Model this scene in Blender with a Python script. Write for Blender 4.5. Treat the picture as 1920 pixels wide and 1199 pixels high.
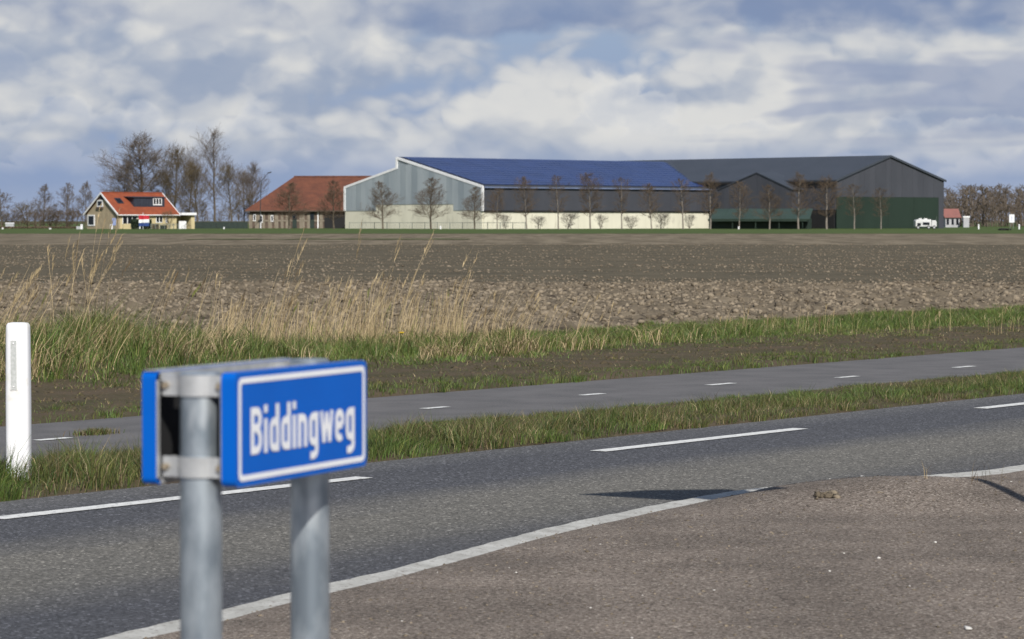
import bpy, bmesh, math, random
import numpy as np
from mathutils import Vector, Matrix
R = math.radians
random.seed(7); rng = np.random.default_rng(11)
sc = bpy.context.scene
for o in list(bpy.data.objects): bpy.data.objects.remove(o)
COL = sc.collection

# ------------------------------------------------------------------ camera
F, HC, YH = 5650.0, 1.6, 414.0          # focal length in photo pixels, eye height, horizon row
PITCH = math.atan((599.5 - YH) / F)
cam = bpy.data.cameras.new('camera'); camo = bpy.data.objects.new('camera', cam); COL.objects.link(camo)
camo.location = (0, 0, HC); camo.rotation_euler = (math.pi/2 - PITCH, 0, 0)
cam.sensor_width = 36; cam.lens = F / 1920 * 36
cam.clip_start = 0.1; cam.clip_end = 20000
cam.dof.use_dof = True; cam.dof.focus_distance = 23; cam.dof.aperture_fstop = 9.5
sc.camera = camo
# ------------------------------------------------------------------ sun + sky
AZ, EL = 14.0, 38.0                      # sun: degrees right of straight behind the camera, elevation
SUN = Vector((math.sin(R(AZ))*math.cos(R(EL)), -math.cos(R(AZ))*math.cos(R(EL)), math.sin(R(EL))))
sl = bpy.data.lights.new('sun', 'SUN'); sl.energy = 5.0; sl.angle = R(0.55); sl.color = (1, .955, .88)
so = bpy.data.objects.new('sun', sl); COL.objects.link(so)
so.rotation_euler = (-SUN).to_track_quat('-Z', 'Y').to_euler(); so.location = (20, -30, 40)
sc.view_settings.view_transform = 'Standard'; sc.view_settings.look = 'None'
sc.view_settings.exposure = 0.08; sc.view_settings.gamma = 1; sc.view_settings.use_curve_mapping = False

SKY = (1.2, 7.7); BZ0, LZ0 = 4.4, 9.1
W = bpy.data.worlds.new('World'); sc.world = W; W.use_nodes = True
def build_world():
    nt = W.node_tree; N = nt.nodes; L = nt.links; N.clear()
    out = N.new('ShaderNodeOutputWorld'); bg = N.new('ShaderNodeBackground'); bg.inputs['Strength'].default_value = 0.08
    L.new(bg.outputs[0], out.inputs[0])
    sky = N.new('ShaderNodeTexSky'); sky.sky_type = 'NISHITA'; sky.sun_disc = False
    sky.sun_elevation = R(EL); sky.sun_rotation = math.atan2(SUN.x, SUN.y)
    sky.air_density = 1.0; sky.dust_density = 0.4; sky.ozone_density = 2.0
    tc = N.new('ShaderNodeTexCoord'); sep = N.new('ShaderNodeSeparateXYZ'); L.new(tc.outputs['Generated'], sep.inputs[0])
    def m(op, a, b=None, c=None, clamp=False):
        n = N.new('ShaderNodeMath'); n.operation = op; n.use_clamp = clamp
        for i, v in enumerate((a, b, c)):
            if v is None: continue
            if isinstance(v, (int, float)): n.inputs[i].default_value = v
            else: L.new(v, n.inputs[i])
        return n.outputs[0]
    def ss(x, a, b, lo=0.0, hi=1.0):
        n = N.new('ShaderNodeMapRange'); n.interpolation_type = 'SMOOTHSTEP'
        L.new(x, n.inputs[0]); n.inputs[1].default_value = a; n.inputs[2].default_value = b
        n.inputs[3].default_value = lo; n.inputs[4].default_value = hi; return n.outputs[0]
    x, y, z = sep.outputs
    def coord(sx, sz, ox, oz):
        c = N.new('ShaderNodeCombineXYZ')
        L.new(m('MULTIPLY_ADD', x, sx, ox), c.inputs[0]); L.new(m('MULTIPLY', y, sx), c.inputs[1]); L.new(m('MULTIPLY_ADD', z, sz, oz), c.inputs[2]); return c.outputs[0]
    def noise(v, scale, detail, rough, dist=0.0, lac=2.0):
        n = N.new('ShaderNodeTexNoise'); n.noise_dimensions = '3D'; L.new(v, n.inputs['Vector'])
        n.inputs['Scale'].default_value = scale; n.inputs['Detail'].default_value = detail
        n.inputs['Roughness'].default_value = rough; n.inputs['Distortion'].default_value = dist
        n.inputs['Lacunarity'].default_value = lac; return n.outputs['Fac']
    def mix(f, a, b):
        n = N.new('ShaderNodeMix'); n.data_type = 'RGBA'; L.new(f, n.inputs[0])
        for i, v in ((6, a), (7, b)):
            if isinstance(v, tuple): n.inputs[i].default_value = (*v, 1)
            else: L.new(v, n.inputs[i])
        return n.outputs[2]
    CX, CZ = SKY
    def billow(v, sc):
        return m('ABSOLUTE', m('MULTIPLY_ADD', noise(v, sc, 0, .5), 2.0, -1.0))
    def heap(ox, oz):                     # billowing cumulus heaps
        v = coord(11.5, 19, CX+ox, CZ+oz)
        b = m('ADD', m('MULTIPLY', billow(v, 1.6), .50), m('ADD', m('MULTIPLY', billow(v, 3.7), .30), m('MULTIPLY', billow(v, 8.1), .18)))
        return m('ADD', m('MULTIPLY', noise(v, 1.0, 7, .52, .15), .62), m('MULTIPLY', b, .42))
    h0 = heap(0, 0); h1 = heap(-.05, .16); h2 = heap(-.16, .48)
    band = noise(coord(4.0, 34, 8.3, BZ0), 1.0, 3, 0.5, 0.3)
    thin = ss(z, 0.08, 0.5, 0.0, 0.22)                                       # seen from below the heaps stand apart
    dens = m('SUBTRACT', m('ADD', m('MULTIPLY', h0, 0.75), m('MULTIPLY', band, 0.40)), thin)
    body = ss(dens, 0.35, 0.43)
    rim = ss(m('SUBTRACT', h0, h1), -0.05, 0.07); vol = ss(m('SUBTRACT', h0, h2), -0.11, 0.15)
    fine = noise(coord(40, 60, 1, 2), 1.0, 5, 0.55, 0.2)
    lit2 = m('ADD', m('ADD', m('MULTIPLY', rim, .38), m('MULTIPLY', vol, .52)), m('MULTIPLY', m('SUBTRACT', fine, .45), .34), clamp=True)
    layer = ss(m('ADD', noise(coord(3.2, 30, 5.5, LZ0), 1.0, 4, 0.5, 0.2), m('MULTIPLY', m('SUBTRACT', h0, .5), .30)), 0.52, 0.575)
    white = mix(lit2, (3.8, 4.55, 6.0), (8.6, 8.55, 8.3))
    gap = mix(ss(z, 0.0, 0.25), (3.2, 4.2, 6.4), sky.outputs[0])
    c = mix(body, gap, white)
    edge = m('ADD', m('MULTIPLY', m('SUBTRACT', billow(coord(60, 85, 4, 1), 1.0), .25), -.012), m('ADD', m('MULTIPLY', m('SUBTRACT', noise(coord(120, 150, 4, 1), 1.0, 4, .6), .5), .013), m('MULTIPLY', m('SUBTRACT', noise(coord(24, 34, 7, 5), 1.0, 2, .5), .5), .046)))
    ze_ = m('ADD', z, edge)
    def row(c, base, height, sx, ox, cover, dark, bright, soft=.0022, op=.92):
        """a rank of cumulus: ragged flat base, domed lit tops, seen side on"""
        v = coord(sx, sx*.5, ox, ox*.7)
        prof = m('ADD', m('MULTIPLY', billow(v, 1.0), .62), m('ADD', m('MULTIPLY', billow(v, 2.6), .34), m('MULTIPLY', m('SUBTRACT', noise(v, .45, 1, .5), .5), 1.5)))
        top = m('MULTIPLY_ADD', m('SUBTRACT', prof, cover), height, base)
        mk = m('MULTIPLY', ss(m('SUBTRACT', top, ze_), 0.0, soft), ss(m('SUBTRACT', m('MULTIPLY_ADD', edge, .35, z), base), -.0015, .004))
        t = m('DIVIDE', m('SUBTRACT', ze_, base), m('MAXIMUM', m('SUBTRACT', top, base), .002), clamp=True)
        sh = m('ADD', m('MULTIPLY', ss(t, .0, 1.0), .36), m('ADD', m('MULTIPLY', vol, .62), m('MULTIPLY', m('SUBTRACT', fine, .5), .36)), clamp=True)
        return mix(m('MULTIPLY', mk, op), c, mix(sh, dark, bright))
    lcol = mix(fine, (2.6, 3.3, 5.1), (4.0, 4.7, 6.5))
    c = mix(m('MULTIPLY', layer, 0.70), c, lcol)
    c = row(c, .0625, .060, 9, 2.3, -.35, (2.5, 3.3, 5.2), (7.8, 7.9, 7.9), .006, .92)
    c = row(c, .044, .034, 19, 5.1, .18, (3.9, 4.65, 6.2), (8.7, 8.65, 8.35), .007, .7)
    c = row(c, .0285, .033, 23, 8.8, -.05, (3.9, 4.7, 6.3), (9.3, 9.2, 8.85), .005, .92)
    low = ss(z, 0.012, 0.030, 0.84, 0.0)
    c = mix(low, c, (3.2, 4.15, 6.3))
    c = row(c, .0135, .012, 11, 12.4, .10, (4.6, 5.3, 6.9), (6.6, 6.9, 7.6), .003, .7)
    L.new(c, bg.inputs[0])
build_world()

# ------------------------------------------------------------------ helpers
def ray(px, py):
    u, v = (px - 960) / F, (599.5 - py) / F
    c, s = math.cos(PITCH), math.sin(PITCH)
    d = Vector((u, c + v*s, v*c - s)); return d / d.y
def ground(px, py, z=0.0):
    d = ray(px, py); t = (z - HC) / d.z; return Vector((d.x*t, t, z))
def at(px, Y, py=YH):
    d = ray(px, py); return Vector((d.x*Y, Y, HC + d.z*Y))
def hz(px, py, Y): return at(px, Y, py).z
TH = math.atan(.712); D = np.array([math.sin(TH), math.cos(TH)]); NL = np.array([-math.cos(TH), math.sin(TH)])
def road(s, n, z=0.0):
    p = D*s + NL*n; return Vector((p[0], p[1], z))

MATS = {}
def nodes(name):
    m = bpy.data.materials.new(name); m.use_nodes = True; nt = m.node_tree
    b = nt.nodes['Principled BSDF']; MATS[name] = m; return m, nt, b
def mat(name, c1, c2=None, rough=.7, scale=4.0, detail=6, bump=0.0, bscale=None, metal=0.0, spec=.4, lo=.35, hi=.65, stretch=None, attr=False, c3=None, s3=30):
    """noise-mottled principled material in object (world sized) coordinates"""
    m, nt, b = nodes(name); N, L = nt.nodes, nt.links
    b.inputs['Roughness'].default_value = rough; b.inputs['Metallic'].default_value = metal
    b.inputs['Specular IOR Level'].default_value = spec
    tc = N.new('ShaderNodeTexCoord'); vec = tc.outputs['Object']
    if stretch:
        mp = N.new('ShaderNodeMapping'); mp.inputs['Scale'].default_value = stretch; L.new(vec, mp.inputs[0]); vec = mp.outputs[0]
    def noise(s, d=detail):
        n = N.new('ShaderNodeTexNoise'); n.inputs['Scale'].default_value = s; n.inputs['Detail'].default_value = d
        L.new(vec, n.inputs['Vector']); return n.outputs['Fac']
    def ramp(f, lo, hi):
        r = N.new('ShaderNodeMapRange'); r.inputs[1].default_value = lo; r.inputs[2].default_value = hi; L.new(f, r.inputs[0]); return r.outputs[0]
    def mixc(f, a, bb, mode='MIX'):
        n = N.new('ShaderNodeMix'); n.data_type = 'RGBA'; n.blend_type = mode
        if isinstance(f, float): n.inputs[0].default_value = f
        else: L.new(f, n.inputs[0])
        for i, v in ((6, a), (7, bb)):
            if isinstance(v, tuple): n.inputs[i].default_value = (*v, 1)
            else: L.new(v, n.inputs[i])
        return n.outputs[2]
    if c2 is None: c2 = tuple(x*.82 for x in c1)
    col = mixc(ramp(noise(scale), lo, hi), c1, c2)
    if c3: col = mixc(ramp(noise(s3, 3), .56, .68), col, c3)
    if attr:
        a = N.new('ShaderNodeAttribute'); a.attribute_name = 'Col'; col = mixc(1.0, col, a.outputs['Color'], 'MULTIPLY')
    L.new(col, b.inputs['Base Color'])
    if bump:
        bp = N.new('ShaderNodeBump'); bp.inputs['Strength'].default_value = bump; bp.inputs['Distance'].default_value = .02
        L.new(noise(bscale or scale*6, 4), bp.inputs['Height']); L.new(bp.outputs[0], b.inputs['Normal'])
    return m

def setp(o, kind=None, label=None, cat=None, group=None):
    if kind: o['kind'] = kind
    if label: o['label'] = label
    if cat: o['category'] = cat
    if group: o['group'] = group
    return o
def mesh_np(name, V, Fc, cols=None, smooth=False):
    me = bpy.data.meshes.new(name); V = np.asarray(V, np.float32); Fc = np.asarray(Fc, np.int32); k = Fc.shape[1]
    me.vertices.add(len(V)); me.vertices.foreach_set('co', V.ravel())
    me.loops.add(Fc.size); me.loops.foreach_set('vertex_index', Fc.ravel())
    me.polygons.add(len(Fc)); me.polygons.foreach_set('loop_start', np.arange(0, Fc.size, k, dtype=np.int32))
    me.polygons.foreach_set('loop_total', np.full(len(Fc), k, np.int32))
    if smooth: me.polygons.foreach_set('use_smooth', np.ones(len(Fc), bool))
    if cols is not None:
        a = me.color_attributes.new('Col', 'FLOAT_COLOR', 'POINT')
        c4 = np.ones((len(V), 4), np.float32); c4[:, :3] = cols; a.data.foreach_set('color', c4.ravel())
    me.update(calc_edges=True); me.validate(); return me
def link(name, me, material, parent=None, **kw):
    o = bpy.data.objects.new(name, me); COL.objects.link(o)
    if material is not None and me is not None and not me.materials: me.materials.append(MATS[material] if isinstance(material, str) else material)
    if parent is not None: o.parent = parent
    return setp(o, **kw)
def empty(name, loc, rz=0, **kw):
    o = bpy.data.objects.new(name, None); COL.objects.link(o); o.location = loc; o.rotation_euler = (0, 0, rz); o.empty_display_size = .2
    return setp(o, **kw)

class MB:
    def __init__(s): s.v = []; s.f = []
    def poly(s, pts):
        i = len(s.v); s.v += [tuple(p) for p in pts]; s.f.append(tuple(range(i, i+len(pts)))); return s
    def box(s, a, b):
        (x0, y0, z0), (x1, y1, z1) = a, b; i = len(s.v)
        s.v += [(x0,y0,z0),(x1,y0,z0),(x1,y1,z0),(x0,y1,z0),(x0,y0,z1),(x1,y0,z1),(x1,y1,z1),(x0,y1,z1)]
        s.f += [tuple(i+k for k in q) for q in ((0,3,2,1),(4,5,6,7),(0,1,5,4),(1,2,6,5),(2,3,7,6),(3,0,4,7))]; return s
    def prism(s, pts, off):
        """extrude polygon pts (3D) by vector off"""
        n = len(pts); i = len(s.v); off = Vector(off); P = [Vector(p) for p in pts]
        s.v += [tuple(p) for p in P] + [tuple(p+off) for p in P]
        s.f.append(tuple(range(i, i+n))); s.f.append(tuple(range(i+2*n-1, i+n-1, -1)))
        for k in range(n):
            j = (k+1) % n; s.f.append((i+j, i+k, i+n+k, i+n+j))
        return s
    def bar(s, p, q, w, h=None):
        p, q = Vector(p), Vector(q); d = (q-p).normalized(); h = h or w
        up = Vector((0,0,1)) if abs(d.z) < .95 else Vector((1,0,0))
        a = d.cross(up).normalized()*w/2; b = a.cross(d).normalized()*h/2
        return s.prism([p-a-b, p+a-b, p+a+b, p-a+b], q-p)
    def tube(s, p, q, r0, r1=None, n=12, cap=True):
        p, q = Vector(p), Vector(q); r1 = r0 if r1 is None else r1; d = (q-p).normalized()
        up = Vector((0,0,1)) if abs(d.z) < .95 else Vector((1,0,0))
        a = d.cross(up).normalized(); b = a.cross(d); i = len(s.v)
        for c, r in ((p, r0), (q, r1)):
            for k in range(n):
                t = 2*math.pi*k/n; s.v.append(tuple(c + a*math.cos(t)*r + b*math.sin(t)*r))
        for k in range(n):
            j = (k+1) % n; s.f.append((i+k, i+j, i+n+j, i+n+k))
        if cap: s.f.append(tuple(range(i+n-1, i-1, -1))); s.f.append(tuple(range(i+n, i+2*n)))
        return s
    def build(s, name, material, parent=None, bevel=0.0, smooth=False, seg=2, **kw):
        me = bpy.data.meshes.new(name); me.from_pydata(s.v, [], s.f)
        bm = bmesh.new(); bm.from_mesh(me)
        if bevel: bmesh.ops.bevel(bm, geom=bm.edges[:], offset=bevel, segments=seg, affect='EDGES', profile=.5, clamp_overlap=True)
        bmesh.ops.recalc_face_normals(bm, faces=bm.faces); bm.to_mesh(me); bm.free()
        if smooth:
            for p in me.polygons: p.use_smooth = True
            try: me.set_sharp_from_angle(angle=R(40))
            except Exception: pass
        return link(name, me, material, parent, **kw)

# value noise for height fields
def vnoise(x, y, seed=0):
    xi, yi = np.floor(x).astype(np.int64), np.floor(y).astype(np.int64); fx, fy = x-xi, y-yi
    fx, fy = fx*fx*(3-2*fx), fy*fy*(3-2*fy)
    def h(a, b):
        n = (a*374761393 + b*668265263 + seed*974711) & 0x7fffffff
        n = ((n ^ (n >> 13)) * 1274126177) & 0x7fffffff; n = (n ^ (n >> 16)) & 0xffff
        return n / 65535.0
    return (h(xi,yi)*(1-fx)+h(xi+1,yi)*fx)*(1-fy) + (h(xi,yi+1)*(1-fx)+h(xi+1,yi+1)*fx)*fy
def fbm(x, y, o=4, seed=0):
    t, a, s = 0, .5, 0
    for k in range(o): t = t + a*vnoise(x*2**k, y*2**k, seed+k*17); s += a; a *= .5
    return t/s
def grid_faces(nu, nv):
    i = np.arange(nu*nv).reshape(nu, nv)
    return np.stack([i[:-1,:-1], i[1:,:-1], i[1:,1:], i[:-1,1:]], -1).reshape(-1, 4)

# ------------------------------------------------------------------ materials
def mat_asphalt():
    m, nt, b = nodes('asphalt'); N, L = nt.nodes, nt.links
    tc = N.new('ShaderNodeTexCoord'); sep = N.new('ShaderNodeSeparateXYZ'); L.new(tc.outputs['Object'], sep.inputs[0])
    def noise(s, d, v=tc.outputs['Object']):
        n = N.new('ShaderNodeTexNoise'); n.inputs['Scale'].default_value = s; n.inputs['Detail'].default_value = d; L.new(v, n.inputs['Vector']); return n.outputs['Fac']
    mp = N.new('ShaderNodeMapping'); mp.inputs['Scale'].default_value = (.25, 1, 1); L.new(tc.outputs['Object'], mp.inputs[0])
    wob = noise(1.1, 5, mp.outputs[0])
    ma = N.new('ShaderNodeMath'); ma.operation = 'MULTIPLY_ADD'; L.new(wob, ma.inputs[0]); ma.inputs[1].default_value = 1.1; L.new(sep.outputs[1], ma.inputs[2])
    mr = N.new('ShaderNodeMapRange'); L.new(ma.outputs[0], mr.inputs[0]); mr.inputs[1].default_value = 6.0; mr.inputs[2].default_value = 13.4
    cr = N.new('ShaderNodeValToRGB'); L.new(mr.outputs[0], cr.inputs[0]); el = cr.color_ramp.elements
    el[0].position = 0; el[0].color = (.050,.051,.056,1); el[1].position = 1; el[1].color = (.115,.112,.106,1)
    for p, c in ((.42,(.050,.051,.057)), (.54,(.098,.093,.083)), (.63,(.108,.102,.09)), (.73,(.055,.056,.062)), (.84,(.054,.055,.061)), (.92,(.082,.082,.084))):
        e = el.new(p); e.color = (*c, 1)
    vo = N.new('ShaderNodeTexVoronoi'); vo.inputs['Scale'].default_value = 75; L.new(tc.outputs['Object'], vo.inputs['Vector'])
    sp = N.new('ShaderNodeSeparateColor'); L.new(vo.outputs['Color'], sp.inputs[0])
    r = N.new('ShaderNodeMapRange'); L.new(sp.outputs[0], r.inputs[0]); r.inputs[1].default_value = .0; r.inputs[2].default_value = 1; r.inputs[3].default_value = .62; r.inputs[4].default_value = 1.75
    r2 = N.new('ShaderNodeMapRange'); L.new(sp.outputs[1], r2.inputs[0]); r2.inputs[1].default_value = .90; r2.inputs[2].default_value = 1; r2.inputs[3].default_value = 0; r2.inputs[4].default_value = 2.6
    ad = N.new('ShaderNodeMath'); L.new(r.outputs[0], ad.inputs[0]); L.new(r2.outputs[0], ad.inputs[1])
    mx = N.new('ShaderNodeMix'); mx.data_type = 'RGBA'; mx.blend_type = 'MULTIPLY'; mx.inputs[0].default_value = 1
    L.new(cr.outputs[0], mx.inputs[6]); L.new(ad.outputs[0], mx.inputs[7]); L.new(mx.outputs[2], b.inputs['Base Color'])
    bp = N.new('ShaderNodeBump'); bp.inputs['Strength'].default_value = .6; bp.inputs['Distance'].default_value = .006
    L.new(vo.outputs['Distance'], bp.inputs['Height']); L.new(bp.outputs[0], b.inputs['Normal'])
    b.inputs['Roughness'].default_value = .85; b.inputs['Specular IOR Level'].default_value = .3
mat_asphalt()
def mat_gravel():
    m, nt, b = nodes('fine_gravel'); N, L = nt.nodes, nt.links
    tc = N.new('ShaderNodeTexCoord'); V = tc.outputs['Object']
    def noise(s, d):
        n = N.new('ShaderNodeTexNoise'); n.inputs['Scale'].default_value = s; n.inputs['Detail'].default_value = d; L.new(V, n.inputs['Vector']); return n.outputs['Fac']
    vo = N.new('ShaderNodeTexVoronoi'); vo.inputs['Scale'].default_value = 105; L.new(V, vo.inputs['Vector'])
    sp = N.new('ShaderNodeSeparateColor'); L.new(vo.outputs['Color'], sp.inputs[0])
    cr = N.new('ShaderNodeValToRGB'); L.new(sp.outputs[0], cr.inputs[0]); el = cr.color_ramp.elements
    el[0].color = (.055,.045,.036,1); el[1].color = (.40,.355,.30,1); el[1].position = 1
    for p, c in ((.35,(.135,.110,.091)), (.6,(.178,.147,.122)), (.85,(.218,.182,.154)), (.95,(.27,.235,.20))):
        e = el.new(p); e.color = (*c, 1)
    r = N.new('ShaderNodeMapRange'); L.new(noise(1.2, 7), r.inputs[0]); r.inputs[1].default_value = .3; r.inputs[2].default_value = .7; r.inputs[3].default_value = .72; r.inputs[4].default_value = 1.2
    mx = N.new('ShaderNodeMix'); mx.data_type = 'RGBA'; mx.blend_type = 'MULTIPLY'; mx.inputs[0].default_value = 1
    L.new(cr.outputs[0], mx.inputs[6]); L.new(r.outputs[0], mx.inputs[7]); L.new(mx.outputs[2], b.inputs['Base Color'])
    bp = N.new('ShaderNodeBump'); bp.inputs['Strength'].default_value = .35; bp.inputs['Distance'].default_value = .005
    L.new(vo.outputs['Distance'], bp.inputs['Height']); L.new(bp.outputs[0], b.inputs['Normal'])
    b.inputs['Roughness'].default_value = .92; b.inputs['Specular IOR Level'].default_value = .2
mat_gravel()
mat('path_asphalt', (.135,.13,.132), (.10,.098,.1), rough=.9, scale=2.2, bump=.3, bscale=120, c3=(.17,.165,.16), s3=60, spec=.25)
mat('road_paint', (.72,.72,.70), (.60,.60,.58), rough=.6, scale=9, c3=(.32,.32,.32), s3=26)
mat('band_concrete', (.46,.455,.43), (.34,.335,.31), rough=.85, scale=7, bump=.3, c3=(.24,.22,.2), s3=40)
mat('verge_soil', (.092,.070,.047), (.062,.056,.030), rough=.95, scale=1.4, bump=.8, bscale=14, spec=.1, c3=(.11,.09,.065), s3=25)
mat('grass', (1,1,1), (.72,.74,.66), rough=.55, scale=.9, attr=True, spec=.25)
mat('straw', (1,1,1), (.75,.72,.66), rough=.6, scale=1.5, attr=True, spec=.2)
mat('ploughed_soil', (.20,.164,.118), (.115,.094,.067), rough=.97, scale=1.3, bump=.9, bscale=18, spec=.08, c3=(.055,.044,.034), s3=5)  # sparse dark spots colour in the shaded holes between clods
mat('clod', (.25,.206,.152), (.125,.102,.074), rough=.97, scale=5, lo=.42, hi=.58, bump=.9, bscale=40, spec=.08)
mat('harrowed_soil', (.112,.095,.066), (.076,.066,.046), rough=.97, scale=.35, bump=.9, bscale=9, spec=.08, c3=(.15,.126,.09), s3=9)
mat('pale_soil', (.205,.17,.12), (.122,.101,.07), rough=.97, scale=.8, lo=.42, hi=.58, spec=.08, stretch=(.6,.08,1), c3=(.10,.082,.06), s3=2.6)
mat('meadow_green', (.075,.105,.03), (.055,.085,.026), rough=.9, scale=.25, spec=.1, stretch=(.3,1,1), c3=(.1,.12,.04), s3=1.2)
mat('ground_far', (.10,.105,.05), (.07,.075,.035), rough=.95, scale=.02, spec=.1)
mat('galvanised', (.50,.56,.61), (.29,.34,.39), rough=.38, metal=.72, scale=17, lo=.4, hi=.6, detail=8, spec=.5, c3=(.72,.77,.80), s3=10, stretch=(1,1,.45))
mat('aluminium', (.56,.57,.58), (.42,.43,.44), rough=.4, metal=.45, scale=20)
mat('rust_bolt', (.34,.29,.22), (.22,.18,.13), rough=.7, metal=.3, scale=40)
mat('sign_blue', (.0,.105,.50), (.0,.096,.465), rough=.4, scale=6, spec=.2)
mat('sign_white', (.80,.81,.84), (.74,.75,.78), rough=.4, scale=10)
mat('white_plastic', (.80,.80,.82), (.74,.74,.75), rough=.5, scale=5, c3=(.70,.69,.66), s3=9)
mat('reflector', (.62,.63,.62), (.48,.50,.48), rough=.25, metal=.2, scale=60)
mat('white_trim', (.80,.80,.80), (.72,.72,.73), rough=.6, scale=1)
mat('bark', (.135,.112,.085), (.09,.075,.056), rough=.95, scale=3, spec=.1)
mat('bark_pale', (.24,.215,.185), (.16,.14,.12), rough=.95, scale=1, spec=.1)
mat('twig_brown', (.150,.112,.080), (.105,.078,.056), rough=.95, scale=.6, spec=.1)
mat('twig_olive', (.165,.130,.082), (.12,.094,.06), rough=.95, scale=.4, spec=.1)
mat('twig_grey', (.165,.135,.108), (.115,.092,.074), rough=.95, scale=.4, spec=.1)
mat('hedge_leaf', (.03,.048,.025), (.018,.03,.016), rough=.8, scale=3)
def mat_cladding(name, c1, c2, pitch=1.6, axis=0, rough=.5, depth=.25):
    m = mat(name, c1, c2, rough=rough, scale=.25, stretch=(1,1,.35), spec=.35)
    nt = m.node_tree; N, L = nt.nodes, nt.links; b = nt.nodes['Principled BSDF']
    tc = N.new('ShaderNodeTexCoord'); w = N.new('ShaderNodeTexWave'); w.wave_type = 'BANDS'; w.bands_direction = 'XYZ'[axis]; w.wave_profile = 'SIN'
    L.new(tc.outputs['Object'], w.inputs['Vector']); w.inputs['Scale'].default_value = pitch
    bp = N.new('ShaderNodeBump'); bp.inputs['Strength'].default_value = .5; bp.inputs['Distance'].default_value = depth
    L.new(w.outputs['Fac'], bp.inputs['Height']); L.new(bp.outputs[0], b.inputs['Normal']); return m
mat_cladding('clad_pale', (.36,.40,.425), (.29,.33,.36), 1.6, 1, .45, .06)
mat_cladding('clad_pale_b', (.30,.34,.365), (.24,.28,.31), 1.6, 1, .45, .06)
mat_cladding('clad_dark', (.060,.063,.076), (.051,.054,.066), 1.6, 0, .5, .06)
mat_cladding('clad_dark_b', (.064,.067,.081), (.055,.058,.070), 1.6, 0, .5, .06)
mat_cladding('roof_dark', (.052,.060,.076), (.045,.053,.067), 1.2, 1, .55, .06)
mat_cladding('clad_green', (.020,.036,.025), (.016,.029,.020), 1.6, 0, .5, .06)
mat_cladding('roof_green', (.040,.064,.050), (.033,.054,.042), 1.6, 0, .5, .06)
mat('shade_black', (.012,.012,.013), rough=.8, scale=1)  # near-black that paints shade into openings, sign trays and eave lines
mat('cream_concrete', (.68,.65,.53), (.60,.575,.465), rough=.85, scale=.35, stretch=(1,1,.3), c3=(.54,.515,.42), s3=1.2)
mat('solar', (.022,.044,.150), (.016,.033,.115), rough=.35, scale=.25, spec=.5)
mat('solar_frame', (.22,.27,.42), rough=.4, metal=.4, scale=1)
mat('brick_tan', (.37,.30,.20), (.29,.235,.155), rough=.9, scale=1.2, c3=(.40,.33,.22), s3=7)
mat('wall_cream', (.56,.47,.27), (.48,.40,.23), rough=.9, scale=.8)
mat('brick_dark', (.115,.082,.062), (.075,.056,.045), rough=.9, scale=1.4, c3=(.16,.12,.09), s3=6)
def mat_tiles(name, c1, c2, s=3.2):
    m = mat(name, c1, c2, rough=.75, scale=.8, detail=8, c3=tuple(x*.72 for x in c1), s3=2.5)
    nt = m.node_tree; N, L = nt.nodes, nt.links; b = nt.nodes['Principled BSDF']
    tc = N.new('ShaderNodeTexCoord'); w = N.new('ShaderNodeTexWave'); w.bands_direction = 'Z'; w.wave_profile = 'SAW'
    L.new(tc.outputs['Object'], w.inputs['Vector']); w.inputs['Scale'].default_value = s
    bp = N.new('ShaderNodeBump'); bp.inputs['Strength'].default_value = .6; bp.inputs['Distance'].default_value = .04
    L.new(w.outputs['Fac'], bp.inputs['Height']); L.new(bp.outputs[0], b.inputs['Normal']); return m
mat_tiles('tile_orange', (.27,.066,.026), (.205,.050,.022), 1.4)
mat_tiles('tile_red', (.140,.050,.028), (.095,.035,.022), .9)
mat('glass_dark', (.010,.012,.016), rough=.08, scale=1, spec=.6)
mat('dormer_slate', (.033,.038,.055), (.024,.028,.042), rough=.6, scale=1.5)
mat('fence_green', (.020,.034,.028), (.014,.024,.02), rough=.7, scale=2)
mat('wire_grey', (.16,.18,.16), rough=.6, scale=2)
mat('timber', (.24,.205,.16), (.16,.135,.10), rough=.9, scale=1.5, stretch=(4,4,.5))
mat('van_white', (.62,.62,.62), rough=.3, scale=1)
mat('rubber', (.012,.012,.012), rough=.8, scale=3)
mat('flag_red', (.48,.020,.035), rough=.8, scale=2); mat('flag_white', (.80,.80,.80), rough=.8, scale=2); mat('flag_blue', (.022,.055,.20), rough=.8, scale=2)
mat('petal', (.75,.52,.02), (.6,.40,.01), rough=.6, scale=20)
mat('lamp_dark', (.05,.055,.06), rough=.5, metal=.3, scale=3)
mat('pebble_white', (.70,.68,.64), (.5,.48,.45), rough=.8, scale=8)

# ------------------------------------------------------------------ ground sheets
g = 9000
link('ground', mesh_np('ground', [(-g,-300,-.09),(g,-300,-.09),(g,g,-.09),(-g,g,-.09)], [(0,1,2,3)]), 'ground_far', kind='structure')
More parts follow.
